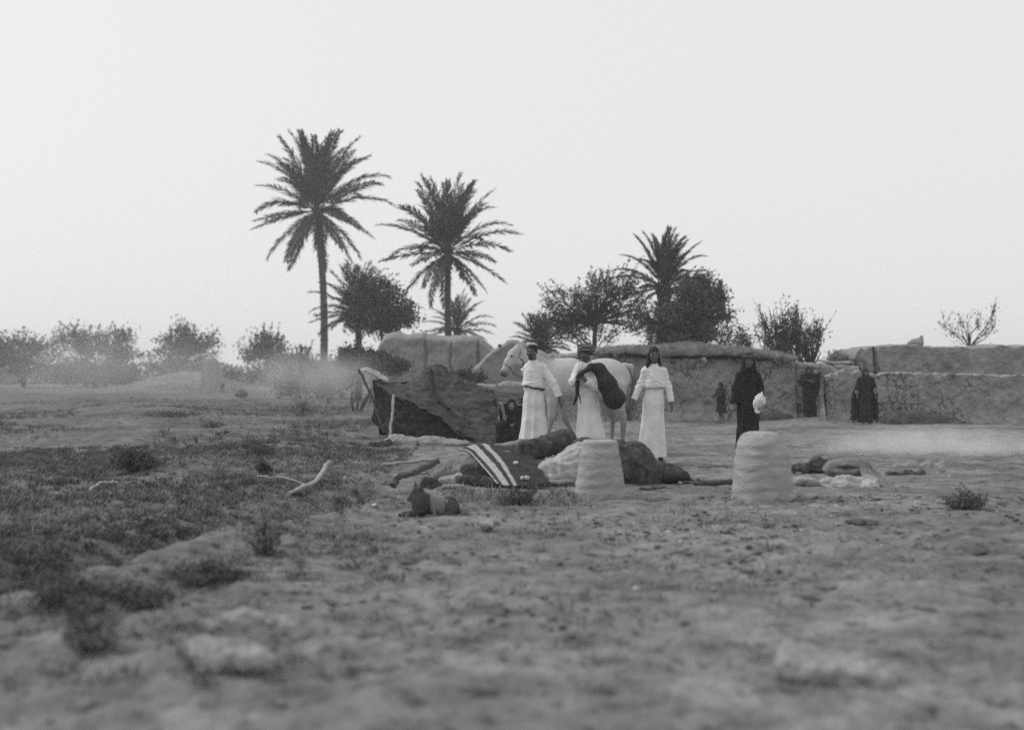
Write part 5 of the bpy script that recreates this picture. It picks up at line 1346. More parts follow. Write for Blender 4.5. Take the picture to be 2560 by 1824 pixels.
def hand_sdf(s, w, d, side, n, h=1.0, curl=0.5, arm_r=0.026):
    """wrist w, direction d, thumb side, palm normal n (fingers curl towards n)."""
    w, d, side, n = [np.array(v, float) for v in (w, d, side, n)]
    d /= np.linalg.norm(d); side = side - d * side.dot(d); side /= np.linalg.norm(side); n = np.cross(d, side) * (1 if np.dot(np.cross(d, side), n) > 0 else -1)
    L = [0.072, 0.080, 0.076, 0.060]
    for i in range(4):
        o = side * (0.030 - 0.020 * i) * h
        k0 = w + d * 0.015 * h + o * 0.6; k1 = w + d * (0.090 - 0.004 * abs(i - 1)) * h + o
        s.cone(k0, k1, 0.014 * h, 0.0115 * h, 0.012 * h)
        a = curl; q = k1 + (d * math.cos(a * 0.5) + n * math.sin(a * 0.5)) * L[i] * 0.5 * h
        s.cone(k1, q, 0.0100 * h, 0.0088 * h, 0.004 * h)
        a = curl * 1.9; q2 = q + (d * math.cos(a) + n * math.sin(a)) * L[i] * 0.52 * h
        s.cone(q, q2, 0.0088 * h, 0.0070 * h, 0.003 * h)
    t0 = w + d * 0.022 * h + side * 0.022 * h; t1 = t0 + (side * 0.75 + d * 0.75 + n * 0.4) * 0.038 * h; t2 = t1 + (d * 0.95 + side * 0.15 + n * 0.35) * 0.034 * h
    s.cone(t0, t1, 0.014 * h, 0.011 * h, 0.010 * h); s.cone(t1, t2, 0.0105 * h, 0.0085 * h, 0.004 * h)

def person(label, u, Z, H, J, face=0.0, headyaw=0.0, headtilt=0.0, skin='skin', body_res=0.0068, hands=None, group=None, feet=True, z_off=0.0):
    """J: joints in a 1.75 m figure facing -y. Returns root, scale, head transform."""
    k = H / 1.75
    base = G(u, Z, z_off)
    root = empty('person', base, 0, label, 'person', group)
    D_ = dict(pel=(0, 0, 0.94), wa=(0, 0, 1.08), ch=(0, 0.0, 1.28), nk=(0, 0.005, 1.46), hd=(0, -0.015, 1.635), sl=(-0.185, 0, 1.42), sr=(0.185, 0, 1.42),
              el=(-0.26, 0.02, 1.14), er=(0.26, 0.02, 1.14), wl=(-0.28, -0.05, 0.90), wr=(0.28, -0.05, 0.90),
              hl=(-0.062, 0, 0.92), hr=(0.062, 0, 0.92), kl=(-0.075, -0.02, 0.50), kr=(0.075, -0.02, 0.50), al=(-0.11, 0.02, 0.085), ar=(0.11, 0.02, 0.085),
              tl=(-0.13, -0.14, 0.03), tr=(0.13, -0.14, 0.03))
    D_.update(J)
    j = {n_: np.array(v, float) * k for n_, v in D_.items()}
    if face:
        for n_ in j: j[n_] = rotz(j[n_], face)
    P_ = np.array(list(j.values())); lo = P_.min(0) - 0.20 * k; hi = P_.max(0) + 0.20 * k; lo[2] = max(lo[2], -0.03) if J.get('pel', (0, 0, 1))[2] > 0.5 else lo[2]
    s = SDF(lo, hi, body_res)
    c = lambda a, b, ra, rb, kk=0.03, sy=1.0: s.cone(j[a], j[b], ra * k, rb * k, kk * k, sy=sy)
    c('pel', 'wa', 0.100, 0.090, 0.04, 0.72); c('wa', 'ch', 0.095, 0.110, 0.04, 0.70); c('sl', 'sr', 0.045, 0.045, 0.05)
    c('ch', 'nk', 0.085, 0.055, 0.05, 0.85); c('nk', 'hd', 0.056, 0.052, 0.02)
    c('sl', 'el', 0.046, 0.038); c('sr', 'er', 0.046, 0.038); c('el', 'wl', 0.042, 0.027, 0.015); c('er', 'wr', 0.042, 0.027, 0.015)
    c('hl', 'kl', 0.062, 0.046); c('hr', 'kr', 0.062, 0.046); c('kl', 'al', 0.056, 0.034, 0.015); c('kr', 'ar', 0.056, 0.034, 0.015)
    for q, side in (('l', -1), ('r', 1)):
        s.cone(j['a' + q] - np.array([0, 0, 0.02 * k]), j['t' + q], 0.036 * k, 0.026 * k, 0.02)
        td = j['t' + q] - j['a' + q]; td[2] = 0; td /= np.linalg.norm(td) + 1e-9; sd = np.array([-td[1], td[0], 0])
        for m_ in range(5):
            o_ = sd * (m_ - 2) * 0.015 * k
            s.cone(j['t' + q] + o_, j['t' + q] + o_ + td * (0.05 - 0.006 * abs(m_ - (1 if side < 0 else 3))) * k - np.array([0, 0, 0.012 * k]), 0.013 * k, 0.010 * k, 0.006)
    hands = hands or {}
    for q, side in (('l', -1), ('r', 1)):
        hd_ = hands.get(q, {})
        d = np.array(hd_.get('d', j['w' + q] - j['e' + q])); 
        hand_sdf(s, j['w' + q], d, hd_.get('side', (0, -1, 0.1)), hd_.get('n', (-side, 0, 0)), k, hd_.get('curl', 0.45))
    T, Mx = head_sdf(s, j['hd'], face + headyaw, k, headtilt)
    obj('body', s.mesh('body'), M[skin], root)
    root_info = dict(root=root, k=k, j=j, T=T, M=Mx, base=base)
    # eyes and brows
    for g in (-1, 1):
        e = SDF(T((g * 0.029, -0.090, 0.004)) - 0.03, T((g * 0.029, -0.090, 0.004)) + 0.03, 0.003)
        e.ell(T((g * 0.029, -0.0885, 0.003)), np.array((0.0075, 0.004, 0.005)) * k, 0.001, M=Mx)
        obj('eye', e.mesh('eye'), M['hair'], root)
    return root_info

def robe(I, name, m, waist=1.02, hem=0.2, hemw=(0.26, 0.22), hemc=(0, 0), sleeves=('l', 'r'), cuff=0.9, sleeve_r=(0.085, 0.06, 0.072), pleat=9, pamp=0.016, chest=0.165, waistw=0.135, belt=True, beltm='cloth_dark',
         res=0.0105, seed=0, blouse=0.03, bump=0.006, flat=0.78, neck_r=0.075, tail=None, hipc=(0, 0)):
    k, j = I['k'], I['j']
    lo = np.min([j[q] for q in ('sl', 'sr', 'el', 'er', 'wl', 'wr')], 0) - 0.2 * k; hi = np.max([j[q] for q in ('sl', 'sr', 'el', 'er', 'wl', 'wr', 'nk')], 0) + 0.16 * k
    lo = np.minimum(lo, np.array([-hemw[0] - 0.12 + min(hemc[0], 0), -hemw[1] - 0.12 + min(hemc[1], 0), 0]) * k); hi = np.maximum(hi, np.array([hemw[0] + 0.12 + max(hemc[0], 0), hemw[1] + 0.12 + max(hemc[1], 0), 0]) * k)
    lo[2] = hem * k - 0.03
    s = SDF(lo, hi, res)
    wz = waist * k
    wc = j['wa'][:2].copy(); pc = wc + np.array(hipc)
    def sk(x, y, z):
        t = np.clip((wz - z) / (wz - hem * k), 0, 1)
        cx = wc[0] + (hemc[0] * k - wc[0]) * t + hipc[0] * np.sin(t * 3.14) ; cy = wc[1] + (hemc[1] * k - wc[1]) * t
        tt = t ** 1.15
        rx = (waistw + (hemw[0] - waistw) * tt) * k; ry = (waistw * flat + (hemw[1] - waistw * flat) * tt) * k
        hip = 0.016 * k * np.exp(-((t - 0.2) / 0.16) ** 2); rx = rx + hip; ry = ry + hip
        th = np.arctan2((y - cy) / ry, (x - cx) / rx)
        w = pamp * k * (0.15 + 0.9 * t) * (np.sin(np.round(pleat * 0.6) * th + 2.4 * np.sin(th * 2 + seed) + 1.6 * t + seed) + 0.6 * np.sin(pleat * th + seed * 2 + t * 3 + np.sin(th * 3)) + 0.35 * np.sin(t * 9 + th * 3 + seed))
        q = np.sqrt(((x - cx) / (rx + w)) ** 2 + ((y - cy) / (ry + w)) ** 2)
        d = (q - 1) * np.minimum(rx, ry)
        return np.maximum(d, z - wz - 0.01)
    s.fn(sk, (lo[0], lo[1], hem * k - 0.03), (hi[0], hi[1], wz + 0.04), 0.012)
    s.cone(np.array([wc[0], wc[1], wz]) + np.array([0, 0, 0.06 * k]), j['ch'], (waistw + blouse) * k, chest * k, 0.02, sy=flat)
    s.cone(j['ch'], j['nk'] - np.array([0, 0, 0.06 * k]), chest * k, 0.11 * k, 0.05, sy=flat)
    s.cone(j['sl'], j['sr'], 0.062 * k, 0.062 * k, 0.05)
    s.cone(j['nk'] - np.array([0, 0, 0.04 * k]), j['nk'] + np.array([0, 0, 0.008]), neck_r * k, (neck_r - 0.012) * k, 0.03)
    for q in sleeves:
        a, b, w = j['s' + q], j['e' + q], j['w' + q]; w = b + (w - b) * cuff
        s.cone(a, b, sleeve_r[0] * k, sleeve_r[1] * k, 0.035); s.cone(b, w, sleeve_r[1] * k, sleeve_r[2] * k, 0.02)
        ax = (w - b) / np.linalg.norm(w - b)
        e = w + ax * 0.02 * k
        rr = sleeve_r[2] * k * 1.6
        s.fn(lambda x, y, z: np.maximum(np.sqrt((x - e[0]) ** 2 + (y - e[1]) ** 2 + (z - e[2]) ** 2) - rr, -((x - e[0]) * ax[0] + (y - e[1]) * ax[1] + (z - e[2]) * ax[2])) + 0.0, e - rr * 1.2, e + rr * 1.2, 0.004, sub=True)
    s.above(hem * k)
    sleeve_pts = np.array([j['e' + q] for q in sleeves]) if sleeves else np.zeros((0, 3))
    def fold(V, N):
        w = 0.0045 * k * np.sin(V[:, 2] * 70 + 5 * fbm(V[:, 0] * 7, V[:, 1] * 7, V[:, 2] * 7, seed=seed, oct=2)) * np.exp(-((V[:, 2] - wz - 0.07 * k) / (0.07 * k)) ** 2)
        for e in sleeve_pts:
            dd = np.linalg.norm(V - e, axis=1); w = w + 0.006 * k * np.sin(dd * 110 + 4 * fbm(V[:, 0] * 9, V[:, 1] * 9, V[:, 2] * 9, seed=seed + 1, oct=2)) * np.exp(-(dd / (0.13 * k)) ** 2)
        w = w + 0.0028 * k * np.sin((V[:, 0] * 0.8 + V[:, 2] * 0.9) * 45 + 11 * fbm(V[:, 0] * 5, V[:, 1] * 5, V[:, 2] * 5, seed=seed + 3, oct=2)) * sstep(wz, wz + 0.1, V[:, 2])
        return w
    o = obj(name, s.mesh(name, bump=bump, freq=8, seed=seed, fold=fold), M[m], I['root'])
    if belt:
        mb = MB(); N_ = 40
        a, b_ = (waistw + 0.030) * k, (waistw * flat + 0.030) * k
        mb.tube([Vector((wc[0] + math.cos(6.2832 * i / N_) * a, wc[1] + math.sin(6.2832 * i / N_) * b_, wz + belt * 0.0 + 0.004 * math.sin(i) - 0.03 * k * (math.cos(6.2832 * i / N_) if belt == 2 else 0))) for i in range(N_ + 1)], 0.017 * k, 6, cap=False)
        obj('belt', mb.mesh('belt'), M[beltm], I['root'])
    return o

def hair_cap(I, m='hair', r=(0.080, 0.102, 0.094), c=(0, 0.016, 0.034), front=0.045, low=-0.03, name='hair', extra=None, res=0.006, bump=0.003):
    T, Mx, k = I['T'], I['M'], I['k']
    cc = T(c); s = SDF(cc - 0.34 * k, cc + 0.24 * k, res)
    s.ell(cc, np.array(r) * k, 0.01, M=Mx)
    fc = T((0, -0.11, -0.055)); s.ell(fc, np.array((0.064, 0.075, 0.100)) * k, 0.01, sub=True, M=Mx)
    if low is not None:
        lc = T((0, 0, low - 0.25)); s.ell(lc, np.array((0.3, 0.3, 0.25)) * k, 0.01, sub=True)
    if extra: extra(s, T, Mx, k)
    return obj(name, s.mesh(name, bump=bump, freq=25), M[m], I['root'])

def facehair(I, beard=0.0):
    T, Mx, k = I['T'], I['M'], I['k']
    c = T((0, -0.09, -0.05)); s = SDF(c - 0.09 * k, c + 0.09 * k, 0.0035)
    for g in (-1, 1): s.cone(T((0, -0.103, -0.052)), T((g * 0.030, -0.088, -0.062)), 0.0085 * k, 0.005 * k, 0.004)
    if beard:
        s.cone(T((-0.022, -0.078, -0.103)), T((0.022, -0.078, -0.103)), 0.012 * beard * k, 0.012 * beard * k, 0.01)
    obj('moustache', s.mesh('moustache', bump=0.001, freq=60), M['hair'], I['root'])
    s = SDF(c - 0.09 * k, c + 0.13 * k, 0.0035)
    for g in (-1, 1): s.cone(T((g * 0.014, -0.092, 0.024)), T((g * 0.046, -0.076, 0.026)), 0.0048 * k, 0.0032 * k, 0.002)
    obj('eyebrows', s.mesh('eyebrows'), M['hair'], I['root'])

# man A: cap, belt, one hand on the halter, the other arm hanging out over the horse chest
I = person('man in belted white robe and pale skullcap, standing at the horse shoulder', 1334, 17.8, 1.755,
    dict(hd=(-0.025, -0.02, 1.625), nk=(0.0, 0.0, 1.46), sl=(-0.09, 0.06, 1.375), sr=(0.13, -0.02, 1.385), er=(0.285, -0.08, 1.15), wr=(0.37, -0.12, 0.955), el=(-0.06, 0.20, 1.20), wl=(-0.135, 0.14, 1.385), pel=(-.02, 0, .94)),
    headyaw=-0.35, hands={'r': dict(side=(-0.4, -1, 0), n=(-1, 0, -0.2), curl=0.35), 'l': dict(d=(-0.15, -0.25, 1), side=(0, -1, 0), n=(-1, 0, 0), curl=0.5)})
robe(I, 'robe', 'cloth_white', waist=1.09, hem=0.20, hemw=(0.225, 0.19), hemc=(0.015, 0.0), cuff=0.93, sleeve_r=(0.066, 0.058, 0.060), pleat=8, pamp=0.015, chest=0.135, waistw=0.125, belt=2, seed=3, blouse=0.045)
hair_cap(I, low=-0.045); facehair(I, 1.0)
hair_cap(I, 'cloth_pale', r=(0.079, 0.094, 0.060), c=(0.004, 0.022, 0.076), low=0.10, name='skullcap')

# man B: turban, waterskin over the shoulder
I = person('man in striped turban and white robe, carrying a bulging black waterskin', 1470, 17.6, 1.72,
    dict(hd=(-0.035, -0.03, 1.62), nk=(0.0, 0, 1.46), sl=(-0.13, -0.03, 1.41), sr=(0.15, 0.03, 1.42), el=(-0.215, -0.09, 1.20), wl=(-0.155, -0.22, 1.26), er=(0.10, -0.16, 1.14), wr=(-0.075, -0.24, 1.24)),
    headyaw=-0.5, headtilt=0.05, hands={'l': dict(d=(0.45, -0.1, 0.55), side=(0, -0.4, 1), n=(0, 0.6, -0.5), curl=0.9), 'r': dict(d=(-0.7, -0.2, 0.5), side=(0, 0, 1), n=(0, 0.5, -0.2), curl=0.95)})
robe(I, 'robe', 'cloth_white', waist=1.00, hem=0.36, hemw=(0.225, 0.19), hemc=(0.03, 0), cuff=0.72, pleat=7, pamp=0.014, chest=0.14, waistw=0.135, belt=False, seed=6, blouse=0.035, sleeve_r=(0.070, 0.078, 0.066))
facehair(I, 1.3)
hair_cap(I, low=-0.06)
def turb(s, T, Mx, k):
    for i, (z, tlt, r) in enumerate([(0.060, 0.35, 0.034), (0.078, 0.05, 0.036), (0.100, -0.15, 0.030), (0.070, -0.4, 0.034)]):
        for a in range(16):
            a0, a1 = a * math.pi / 8, (a + 1) * math.pi / 8
            p = lambda an: T((math.cos(an) * (0.100 - 0.35 * (z - 0.06)), 0.014 + math.sin(an) * (0.110 - 0.3 * (z - 0.06)), z + tlt * 0.08 * math.cos(an)))
            s.cone(p(a0), p(a1), r * k, r * k, 0.006)
    s.ell(T((0.01, 0.02, 0.115)), np.array((0.080, 0.09, 0.062)) * k, 0.03)
    s.cone(T((-0.105, -0.01, 0.055)), T((-0.118, 0.015, -0.05)), 0.030 * k, 0.026 * k, 0.02); s.cone(T((-0.108, 0.015, -0.05)), T((-0.112, 0.02, -0.115)), 0.02 * k, 0.010 * k, 0.02)
    s.cone(T((0.06, -0.05, 0.055)), T((0.105, 0.02, 0.01)), 0.022 * k, 0.020 * k, 0.02)
T, k = I['T'], I['k']; s = SDF(T((0, 0, 0.03)) - 0.2, T((0, 0, 0.03)) + 0.2, 0.006); turb(s, T, I['M'], k)
obj('turban', s.mesh('turban', bump=0.004, freq=18), M['turban'], I['root'])
rt_ = I['root']
# belt cords hanging from the hand
mb = MB(); mb.tube([Vector((-0.165, -0.25, 1.20)), Vector((-0.172, -0.26, 1.10)), Vector((-0.17, -0.25, 1.02)), Vector((-0.20, -0.24, 0.90)), Vector((-0.235, -0.24, 0.84))], [0.035, 0.034, 0.028, 0.02, 0.015], 8)
mb.tube([Vector((-0.16, -0.25, 1.04)), Vector((-0.13, -0.24, 0.93)), Vector((-0.115, -0.23, 0.86))], [0.012, 0.010, 0.006], 6)
o = obj('goatskin_strip', mb.mesh('goatskin_strip'), M['skin_bag'], None, rt_.location); tag(o, 'dark strip of goatskin dangling from the hand of the turbaned man', 'goatskin')
s = SDF((-0.30, -0.50, 0.70), (0.62, 0.25, 1.62), 0.0105)
s.cone((-0.115, -0.27, 1.30), (0.03, -0.20, 1.385), 0.036, 0.045, 0.03)
s.cone((0.03, -0.20, 1.385), (0.15, -0.16, 1.36), 0.045, 0.085, 0.04)
s.cone((0.15, -0.17, 1.36), (0.27, -0.20, 1.14), 0.085, 0.13, 0.05)
s.cone((0.27, -0.20, 1.14), (0.36, -0.20, 0.945), 0.13, 0.150, 0.06)
s.ell((0.375, -0.20, 0.94), (0.150, 0.13, 0.155), 0.05)
s.cone((-0.115, -0.27, 1.30), (-0.15, -0.27, 1.27), 0.04, 0.03, 0.02)
fw = lambda V, N: 0.006 * np.sin(np.arctan2(V[:, 1] + 0.2, V[:, 0] - 0.27) * 9 + 3 * fbm(V[:, 0] * 5, V[:, 1] * 5, V[:, 2] * 4, seed=3, oct=2)) * sstep(1.0, 1.25, V[:, 2])
o = obj('waterskin', s.mesh('waterskin', bump=0.006, freq=9, seed=5, fold=fw), M['skin_bag'], None, rt_.location); tag(o, 'bulging black waterskin slung over the shoulder of the turbaned man', 'waterskin')

# youth C
I = person('long-haired youth in pleated white robe, arms held a little away from the sides', 1636, 17.5, 1.70,
    dict(sl=(-0.135, 0, 1.385), sr=(0.135, 0, 1.385), el=(-0.225, 0.0, 1.15), wl=(-0.315, -0.06, 0.955), er=(0.205, 0.0, 1.15), wr=(0.245, -0.05, 0.92), hd=(-0.01, -0.02, 1.635), ar=(0.10, 0.05, 0.085), tl=(-0.10, -0.12, 0.03), tr=(0.12, -0.10, 0.03)),
    headyaw=0.05, hands={'l': dict(side=(0.2, -1, 0), n=(1, 0, -0.1), curl=0.6), 'r': dict(side=(0, -1, 0), n=(-1, 0, 0), curl=0.5)})
robe(I, 'robe', 'cloth_white', waist=1.14, hem=0.10, hemw=(0.225, 0.20), hemc=(-0.045, 0), cuff=0.92, sleeve_r=(0.060, 0.050, 0.050), pleat=8, pamp=0.016, chest=0.135, waistw=0.125, belt=True, beltm='cloth_pale', seed=8, blouse=0.042)
def longhair(s, T, Mx, k):
    for g in (-1, 1):
        s.cone(T((g * 0.072, 0.01, 0.0)), T((g * 0.082, 0.0, -0.13)), 0.026 * k, 0.030 * k, 0.02); s.cone(T((g * 0.082, 0.0, -0.13)), T((g * 0.100, -0.01, -0.195)), 0.03 * k, 0.018 * k, 0.02)
        s.ell(T((0, 0.05, -0.1)), np.array((0.09, 0.045, 0.12)) * k, 0.03)
hair_cap(I, low=None, extra=longhair)
T, k = I['T'], I['k']; s = SDF(T((0, 0, -0.05)) - 0.24, T((0, 0, -0.05)) + 0.24, 0.007)
s.ell(T((0.012, 0.045, 0.035)), np.array((0.092, 0.085, 0.098)) * k, 0.02); s.cone(T((0.075, 0.04, 0.0)), T((0.112, 0.03, -0.16)), 0.036 * k, 0.028 * k, 0.03)
s.ell(T((0, -0.075, -0.02)), np.array((0.085, 0.075, 0.14)) * k, 0.01, sub=True)
obj('headcloth', s.mesh('headcloth', bump=0.005, freq=12), M['cloth_grey'], I['root'])

# black-robed women -----------------------------------------------------
def veil(I, m='cloth_black', width=0.125, drop=0.45, spread=0.20, hat=False, back=0.05, name='headcloth', openf=0.070, sidefall=True, res=0.009):
    T, Mx, k, j = I['T'], I['M'], I['k'], I['j']
    c = T((0, 0, 0)); lo = c - np.array([spread + 0.16, 0.34, drop + 0.12]) * k; hi = c + np.array([spread + 0.16, 0.34, 0.24]) * k
    s = SDF(lo, hi, res)
    s.ell(T((0, 0.020, 0.032)), np.array((0.088, 0.108, 0.100)) * k, 0.02, M=Mx)
    if sidefall:
        for g in (-1, 1):
            s.cone(T((g * 0.055, 0.03, 0.02)), T((g * 0.085, 0.01, -0.16)), 0.042 * k, 0.046 * k, 0.03); s.cone(T((g * 0.085, 0.01, -0.16)), T((g * spread, 0.03, -drop)), 0.046 * k, 0.04 * k, 0.04)
    s.cone(T((0, 0.06, 0)), T((0, 0.09, -drop)), 0.09 * k, 0.11 * k, 0.06)
    s.cone(T((-0.04, -0.02, -0.155)), T((0.04, -0.02, -0.155)), 0.055 * k, 0.055 * k, 0.04)
    s.ell(T((0, -0.125, -0.028)), np.array((openf * 0.86, 0.085, 0.082)) * k, 0.012, sub=True, M=Mx)
    fl = lambda V, N: 0.006 * k * np.sin(V[:, 0] * 60 + 4 * fbm(V[:, 0] * 5, V[:, 1] * 5, V[:, 2] * 3, seed=4, oct=2)) * sstep(0, -0.12, V[:, 2] - c[2])
    o = obj(name, s.mesh(name, bump=0.006, freq=10, fold=fl), M[m], I['root'])
    if hat:
        s = SDF(c - 0.22 * k, c + 0.26 * k, 0.007)
        for a in range(14):
            a0, a1 = a * math.pi / 7, (a + 1) * math.pi / 7
            p = lambda an: T((math.cos(an) * 0.092, 0.015 + math.sin(an) * 0.105, 0.075))
            s.cone(p(a0), p(a1), 0.026 * k, 0.026 * k, 0.01)
        s.ell(T((0, 0.01, 0.125)), np.array((0.072, 0.08, 0.040)) * k, 0.02); s.cone(T((0.07, -0.03, 0.07)), T((0.10, 0.0, 0.02)), 0.028 * k, 0.025 * k, 0.02)
        obj('wound_band', s.mesh('wound_band', bump=0.005, freq=16), M['cloth_dark'], I['root'])
    return o

I = person('tall woman in black robe and wound black headcloth, a white hen under her arm', 1868, 18.9, 1.62,
    dict(hd=(0.02, -0.03, 1.63), sl=(-0.12, 0, 1.38), sr=(0.145, 0, 1.38), el=(-0.195, 0.0, 1.15), wl=(-0.225, -0.06, 0.93), er=(0.215, 0.02, 1.14), wr=(0.20, -0.10, 0.97)), headyaw=-0.05,
    hands={'l': dict(side=(0.2, -1, 0), n=(1, 0, 0), curl=0.5), 'r': dict(d=(-0.5, -0.6, -0.2), side=(0, 0, 1), n=(-0.5, 0.6, 0), curl=0.9)})
robe(I, 'robe', 'cloth_black', waist=1.05, hem=0.03, hemw=(0.205, 0.19), hemc=(0.0, 0), cuff=0.93, sleeve_r=(0.08, 0.075, 0.075), pleat=8, pamp=0.016, chest=0.15, waistw=0.165, belt=False, seed=11, blouse=0.02, bump=0.012)
veil(I, drop=0.40, spread=0.13, hat=True)
hz = I['base'] + Vector((I['j']['wr'][0] - 0.04, I['j']['wr'][1] - 0.12, I['j']['wr'][2] + 0.0))
hen = empty('hen', hz, 0, 'white hen held under the arm of the tall woman in black', 'hen')
s = SDF((-0.22, -0.2, -0.30), (0.22, 0.2, 0.2), 0.009)
s.ell((0.01, 0, -0.02), (0.085, 0.085, 0.10), 0.03); s.ell((-0.05, -0.02, -0.06), (0.05, 0.05, 0.08), 0.03); s.cone((-0.05, -0.03, -0.10), (-0.06, -0.04, -0.16), 0.035, 0.022, 0.015); s.ell((-0.035, -0.04, -0.185), (0.034, 0.028, 0.028), 0.02)
s.cone((0.02, 0, 0.05), (0.045, 0, 0.13), 0.05, 0.012, 0.03); s.cone((-0.02, 0, 0.04), (-0.01, 0, 0.10), 0.04, 0.012, 0.02); s.cone((0.06, 0, 0.0), (0.09, 0, 0.03), 0.05, 0.02, 0.02)
obj('body', s.mesh('body', bump=0.010, freq=18, seed=3), M['feather'], hen)
mb = MB(); mb.tube([Vector((-0.03, -0.06, -0.20)), Vector((-0.028, -0.09, -0.215))], [0.010, 0.002], 5); obj('beak', mb.mesh('beak'), M['cloth_grey'], hen)
for dx in (0, 0.03):
    mb = MB(); mb.tube([Vector((0.06 + dx, 0, -0.06)), Vector((0.12 + dx, -0.02, -0.16)), Vector((0.14 + dx, -0.03, -0.19))], [0.007, 0.005, 0.004], 5)
    for t in (-0.02, 0, 0.02): mb.tube([Vector((0.14 + dx, -0.03, -0.19)), Vector((0.16 + dx + t, -0.05, -0.21))], 0.003, 4)
    obj('leg', mb.mesh('leg'), M['cloth_grey'], hen)

I = person('woman wrapped in a black shawl, one arm across her chest, before the blocked doorway', 2022, 35.9, 1.50,
    dict(el=(-0.27, -0.02, 1.20), wl=(-0.02, -0.20, 1.26), er=(0.30, 0.0, 1.22), wr=(0.13, -0.20, 1.22), hd=(0.0, -0.03, 1.63)), skin='skin', body_res=0.010,
    hands={'l': dict(d=(1, 0, 0.1), side=(0, 0, 1), n=(0, 1, 0), curl=0.5), 'r': dict(d=(-1, 0, 0.1), side=(0, 0, 1), n=(0, 1, 0), curl=0.5)}, headyaw=-0.1, z_off=0.0)
robe(I, 'robe', 'cloth_black', waist=1.05, hem=0.02, hemw=(0.22, 0.20), hemc=(0.05, 0), cuff=0.72, sleeve_r=(0.11, 0.10, 0.09), pleat=7, pamp=0.012, chest=0.2, waistw=0.22, belt=False, seed=13, blouse=0.02, res=0.015, bump=0.01)
veil(I, drop=0.36, spread=0.14, res=0.012)
k = I['k']; s = SDF((0.02, -0.3, 0.5), (0.6, 0.3, 1.6), 0.014)
s.cone((0.22, -0.02, 1.12), (0.31, -0.02, 1.28), 0.10, 0.065, 0.04); s.cone((0.26, -0.02, 1.05), (0.20, 0, 0.70), 0.11, 0.08, 0.06); s.ell((0.315, -0.02, 1.29), (0.062, 0.07, 0.075), 0.03)
obj('shawl_bundle', s.mesh('shawl_bundle', bump=0.012, freq=8), M['cloth_black'], I['root'])

I = person('woman in black with an open shawl and pale sleeves, standing before the yard wall', 2164, 33.4, 1.53,
    dict(el=(-0.27, 0, 1.17), wl=(-0.29, -0.06, 0.93), er=(0.28, 0, 1.18), wr=(0.30, -0.06, 0.94)), skin='skin', body_res=0.010)
robe(I, 'dress', 'cloth_black', waist=1.08, hem=0.04, hemw=(0.25, 0.2), hemc=(0, 0), cuff=0.5, sleeve_r=(0.085, 0.07, 0.07), pleat=7, pamp=0.014, chest=0.165, waistw=0.17, belt=False, seed=15, blouse=0.02, res=0.015)
j = I['j']; s = SDF(np.minimum(j['el'], j['wl']) - 0.12, np.maximum(j['er'], j['wr']) + 0.12, 0.012)
for q in 'lr': s.cone(j['e' + q] * 0.75 + j['w' + q] * 0.25, j['e' + q] * 0.35 + j['w' + q] * 0.65, 0.062, 0.058, 0.01)
obj('sleeves', s.mesh('sleeves', bump=0.006), M['cloth_grey'], I['root'])
veil(I, drop=0.34, spread=0.17, res=0.012)
s = SDF((-0.5, -0.1, 0.02), (0.5, 0.3, 1.4), 0.016)
for g in (-1, 1):
    s.cone((g * 0.17, 0.07, 1.2), (g * 0.315, 0.06, 0.85), 0.05, 0.045, 0.03); s.cone((g * 0.315, 0.06, 0.85), (g * 0.33, 0.06, 0.12), 0.045, 0.05, 0.03)
s.fn(lambda x, y, z: np.maximum(np.maximum(np.abs(y - 0.10) - 0.02, np.abs(x) - 0.14 - 0.22 * np.clip((1.35 - z) / 0.7, 0, 1)), np.maximum(z - 1.3, 0.12 - z)), (-0.5, 0, 0.05), (0.5, 0.25, 1.4), 0.03)
obj('shawl', s.mesh('shawl', bump=0.012, freq=6, fold=foldv(0.010, 50)), M['cloth_black'], I['root'])

# child
I = person('small child in a dark tunic with bare legs, standing sideways against the long wall', 1803, 34.0, 1.17,
    dict(el=(-0.20, -0.12, 1.17), wl=(-0.15, -0.30, 1.15), er=(0.20, -0.10, 1.17), wr=(0.12, -0.30, 1.13), hd=(0, -0.04, 1.60), kl=(-0.09, 0, .48), kr=(0.09, 0, .48)), face=-1.15, headyaw=0.25, body_res=0.0085, skin='skin',
    hands={'l': dict(side=(0, 0, 1), n=(1, 0, 0), curl=0.6), 'r': dict(side=(0, 0, 1), n=(-1, 0, 0), curl=0.6)})
robe(I, 'tunic', 'cloth_black', waist=0.98, hem=0.48, hemw=(0.24, 0.22), cuff=0.8, sleeve_r=(0.10, 0.085, 0.08), pleat=8, pamp=0.02, chest=0.18, waistw=0.15, belt=False, seed=17, blouse=0.06, res=0.012)
def kidhat(s, T, Mx, k):
    s.cone(T((0, 0.03, 0.09)), T((0, 0.02, 0.145)), 0.05 * k, 0.02 * k, 0.02); s.ell(T((0, 0.08, -0.06)), np.array((0.085, 0.06, 0.11)) * k, 0.03)
hair_cap(I, 'cloth_black', r=(0.098, 0.118, 0.112), low=None, name='headcloth', extra=kidhat, res=0.008)

